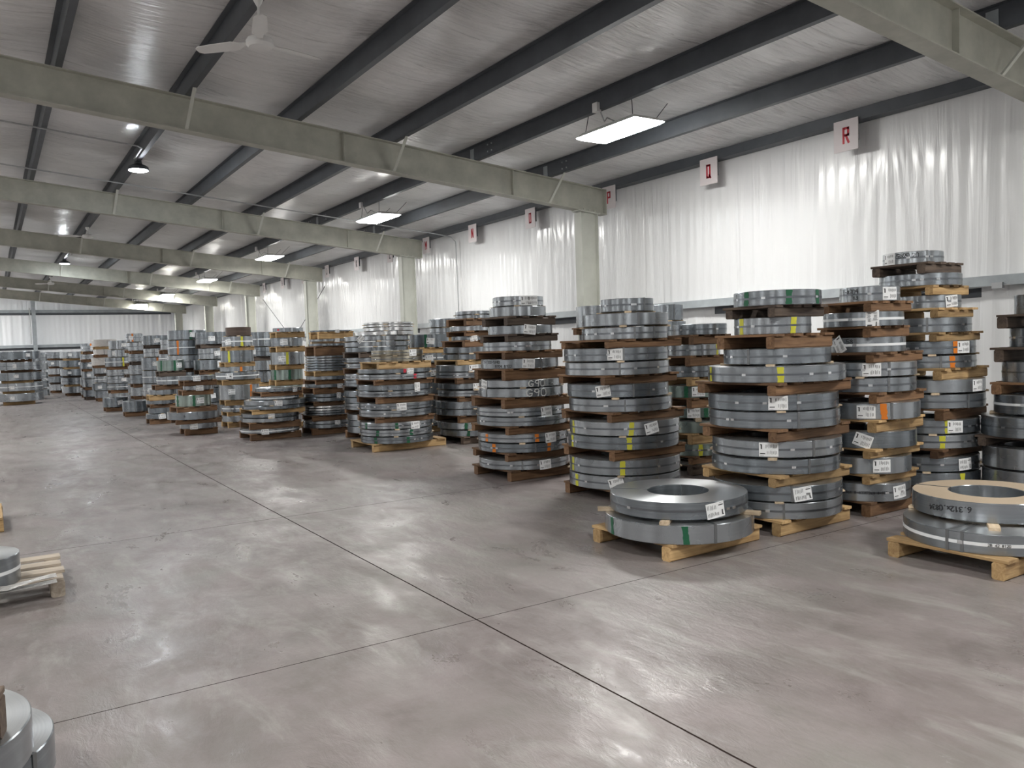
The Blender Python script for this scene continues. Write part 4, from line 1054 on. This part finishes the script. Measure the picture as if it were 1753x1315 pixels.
for key, (wood, pal, rows) in STACKS.items():
    near = key in NEAR or key == 'O'; n = len(rows); name = STN[key]; grp = 'steel coils in '+name; pg = 'pallets in '+name; sg = 'spacers in '+name
    rmx = max(q[2] for q in rows)
    for i, (x, y, r, z0, z1, opts) in enumerate(rows):
        seed += 1
        if i:
            px_, py_, pr, _, pz, _ = rows[i-1]; gap = z0-pz
        else: gap, pz, px_, py_, pr = z0, 0, x, y, r
        od = ordn(i, n)
        if n == 1: lab = 'plain grey steel coil lying on %s' % name if not [o for o in opts if o[0] == 't'] else 'tagged grey steel coil lying on %s' % name
        else: lab = '%s, %s in %s' % (look(opts, r), od, name)
        coil(key, i, x, y, r, z0, z1, opts, lab, grp, near)
        fa = math.atan2(-y, -x)
        if gap > .06:
            tone = R_.choice(['brown', 'brown', 'brown', 'pine', 'dark'])
            if wood: tone = 'pine' if (i == 0 or wood == 'pine') and key != 'W' else 'brown'
            if key in ('B',): tone = 'pine'
            if key in ('C', 'A'): tone = 'pine' if i in (0, 2, 7) else ('brown' if i != 9 else 'dark')
            if key == 'D': tone = 'pine' if i in (3, 5, 1, 2) else 'brown'
            if key == 'E': tone = 'dark' if i == n-1 else ('pine' if i > 5 else 'brown')
            if key == 'G': tone = 'brown'
            if key == 'J': tone = 'brown' if i < 9 else 'dark'
            if key == 'L': tone = 'pine' if i in (0, 9) else 'brown'
            LX = max(.58, min(.96, 2*max(r, min(pr, r+.10))*.87)); LY = LX*.86; rz = R_.uniform(-.03, .03); cx_, cy_ = (x+px_)/2, (y+py_)/2
            if i == 0 and pal: cx_, cy_, LX, LY = pal; rz = {'B': .03}.get(key, 0)
            if key == 'A': LX, LY = .98, .80; cx_, cy_ = 5.80, 2.94
            if key == 'L' and i == 0: LX, LY, cx_, cy_ = 1.24, .95, 5.48, 11.93
            tl = {'pine': 'pale', 'brown': 'brown', 'dark': 'dark'}[tone]
            lab = ('%s wooden pallet on the floor under %s' % (tl, name)) if i == 0 else '%s pallet under %s coil in %s' % (tl, {'topmost': 'topmost'}.get(od, od).replace(' from ', '-from-').replace('-from-', ' from '), name)
            pallet(cx_, cy_, pz, z0, LX, LY, rz, tone, lab, pg, seed=seed, nst=2, nb=5 if LX > .8 else 4, over=.02, gone=())
        elif gap > .004:
            r2 = min(r, pr)
            if near and key != 'O':
                for nm, da in (('front', R_.uniform(-.12, .12)), ('right', 1.75), ('left', -1.75)):
                    if key == 'B': da = {'front': -.18, 'right': 1.28, 'left': -1.45}[nm]
                    t = fa+da; L_ = .26; out = .03 if key != 'B' else (.05 if nm == 'front' else .10); rc = max(r2-L_/2+out, 0)
                    spacer((x+px_)/2+rc*math.cos(t), (y+py_)/2+rc*math.sin(t), pz, z0, L_, .07 if key != 'B' else .065, 0, t, '%s spacer under %s coil in %s' % (nm, od, name), sg)
            else:
                spacer((x+px_)/2, (y+py_)/2, pz, z0, r2*2*.96, .09, 0, fa+PI/2+.2, 'wood spacer under %s coil in %s' % (od, name), sg)
# ------------------------------------------------------------------ things at the left edge
e = coil('Z', 0, -.263, 3.374, .392, .13, .26, [('s', -.62, 0)], 'lower grey steel coil at the bottom left corner', 'coils at the bottom left', True)
coil('Z', 1, -.387, 3.18, .446, .285, .41, [], 'upper grey steel coil at the bottom left corner, under a pallet', 'coils at the bottom left', True)
pallet(-.62, 3.30, 0, .13, .80, .62, .0, 'brown', 'wooden pallet beneath the coils at the bottom left corner', 'pallets at the left edge', seed=901)
spacer(-.20, 3.30, .26, .285, .3, .07, 0, .2, 'wood spacer between the two bottom left coils, right side', 'spacers bottom left')
spacer(-.55, 3.22, .26, .285, .3, .07, 0, .2, 'wood spacer between the two bottom left coils, left side', 'spacers bottom left')
pallet(-.574, 2.898, .41, .55, 1.04, .50, -.2, 'dark', 'wooden pallet lying on the bottom left coils, cut by the frame', 'pallets at the left edge', seed=902)
pallet(-.22, 6.56, 0, .125, .80, 1.14, PI/2, 'weathered', 'weathered pallet with a torn wrap, at left edge beside the aisle', 'pallets at the left edge', seed=903, nb=4, gone=()) 
coil('Z', 2, -.20, 6.34, .305, .125, .315, [('w', 0, 0)], 'small white-banded coil on the weathered pallet at left edge', None, True)
m = MB(); m.tube([(-.10, 6.30, .30), (-.09, 6.31, .36), (-.06, 6.33, .41), (-.03, 6.35, .43)], .007, 8); m.tube([(-.035, 6.348, .428), (-.018, 6.355, .437)], .013, 8)
m.tube([(-.10, 6.30, .30), (-.13, 6.29, .20), (-.14, 6.3, .13)], .007, 8)
tag(m.build('tie_wire', 'rope_black', smooth=True), 'black tie wire sticking up out of the small white-banded coil', 'wire')
m = MB(); rn = random.Random(3); nu, nv = 26, 5; vs = []
for i in range(nu+1):
    for j in range(nv+1):
        u = i/nu; vs.append((-.62+.92*u, 6.02+.10*(j/nv)+.03*math.sin(u*7), .132+.012*abs(math.sin(u*9+j))+.008*rn.random()+(.022*math.sin(u*5)**2)))
o = len(vs); vs += [(x, y, .1265) for x, y, z in vs]
fs = [(i*(nv+1)+j, (i+1)*(nv+1)+j, (i+1)*(nv+1)+j+1, i*(nv+1)+j+1) for i in range(nu) for j in range(nv)]
fs += [tuple(o+k for k in reversed(f)) for f in fs]
m.add(vs, fs); tag(m.build('torn_plastic_wrap', 'plastic_wrap', smooth='all'), 'torn crumpled wrapping lying along the weathered pallet at left edge', 'wrap')
pallet(-.50, 9.25, 0, .14, 1.06, .86, 0, 'pine', 'pale yellow pallet whose corner shows at the left edge', 'pallets at the left edge', seed=904)
coil('Z', 3, -.66, 9.28, .50, .14, .27, [], 'grey steel coil on the pale yellow pallet, left of the frame', None, True)
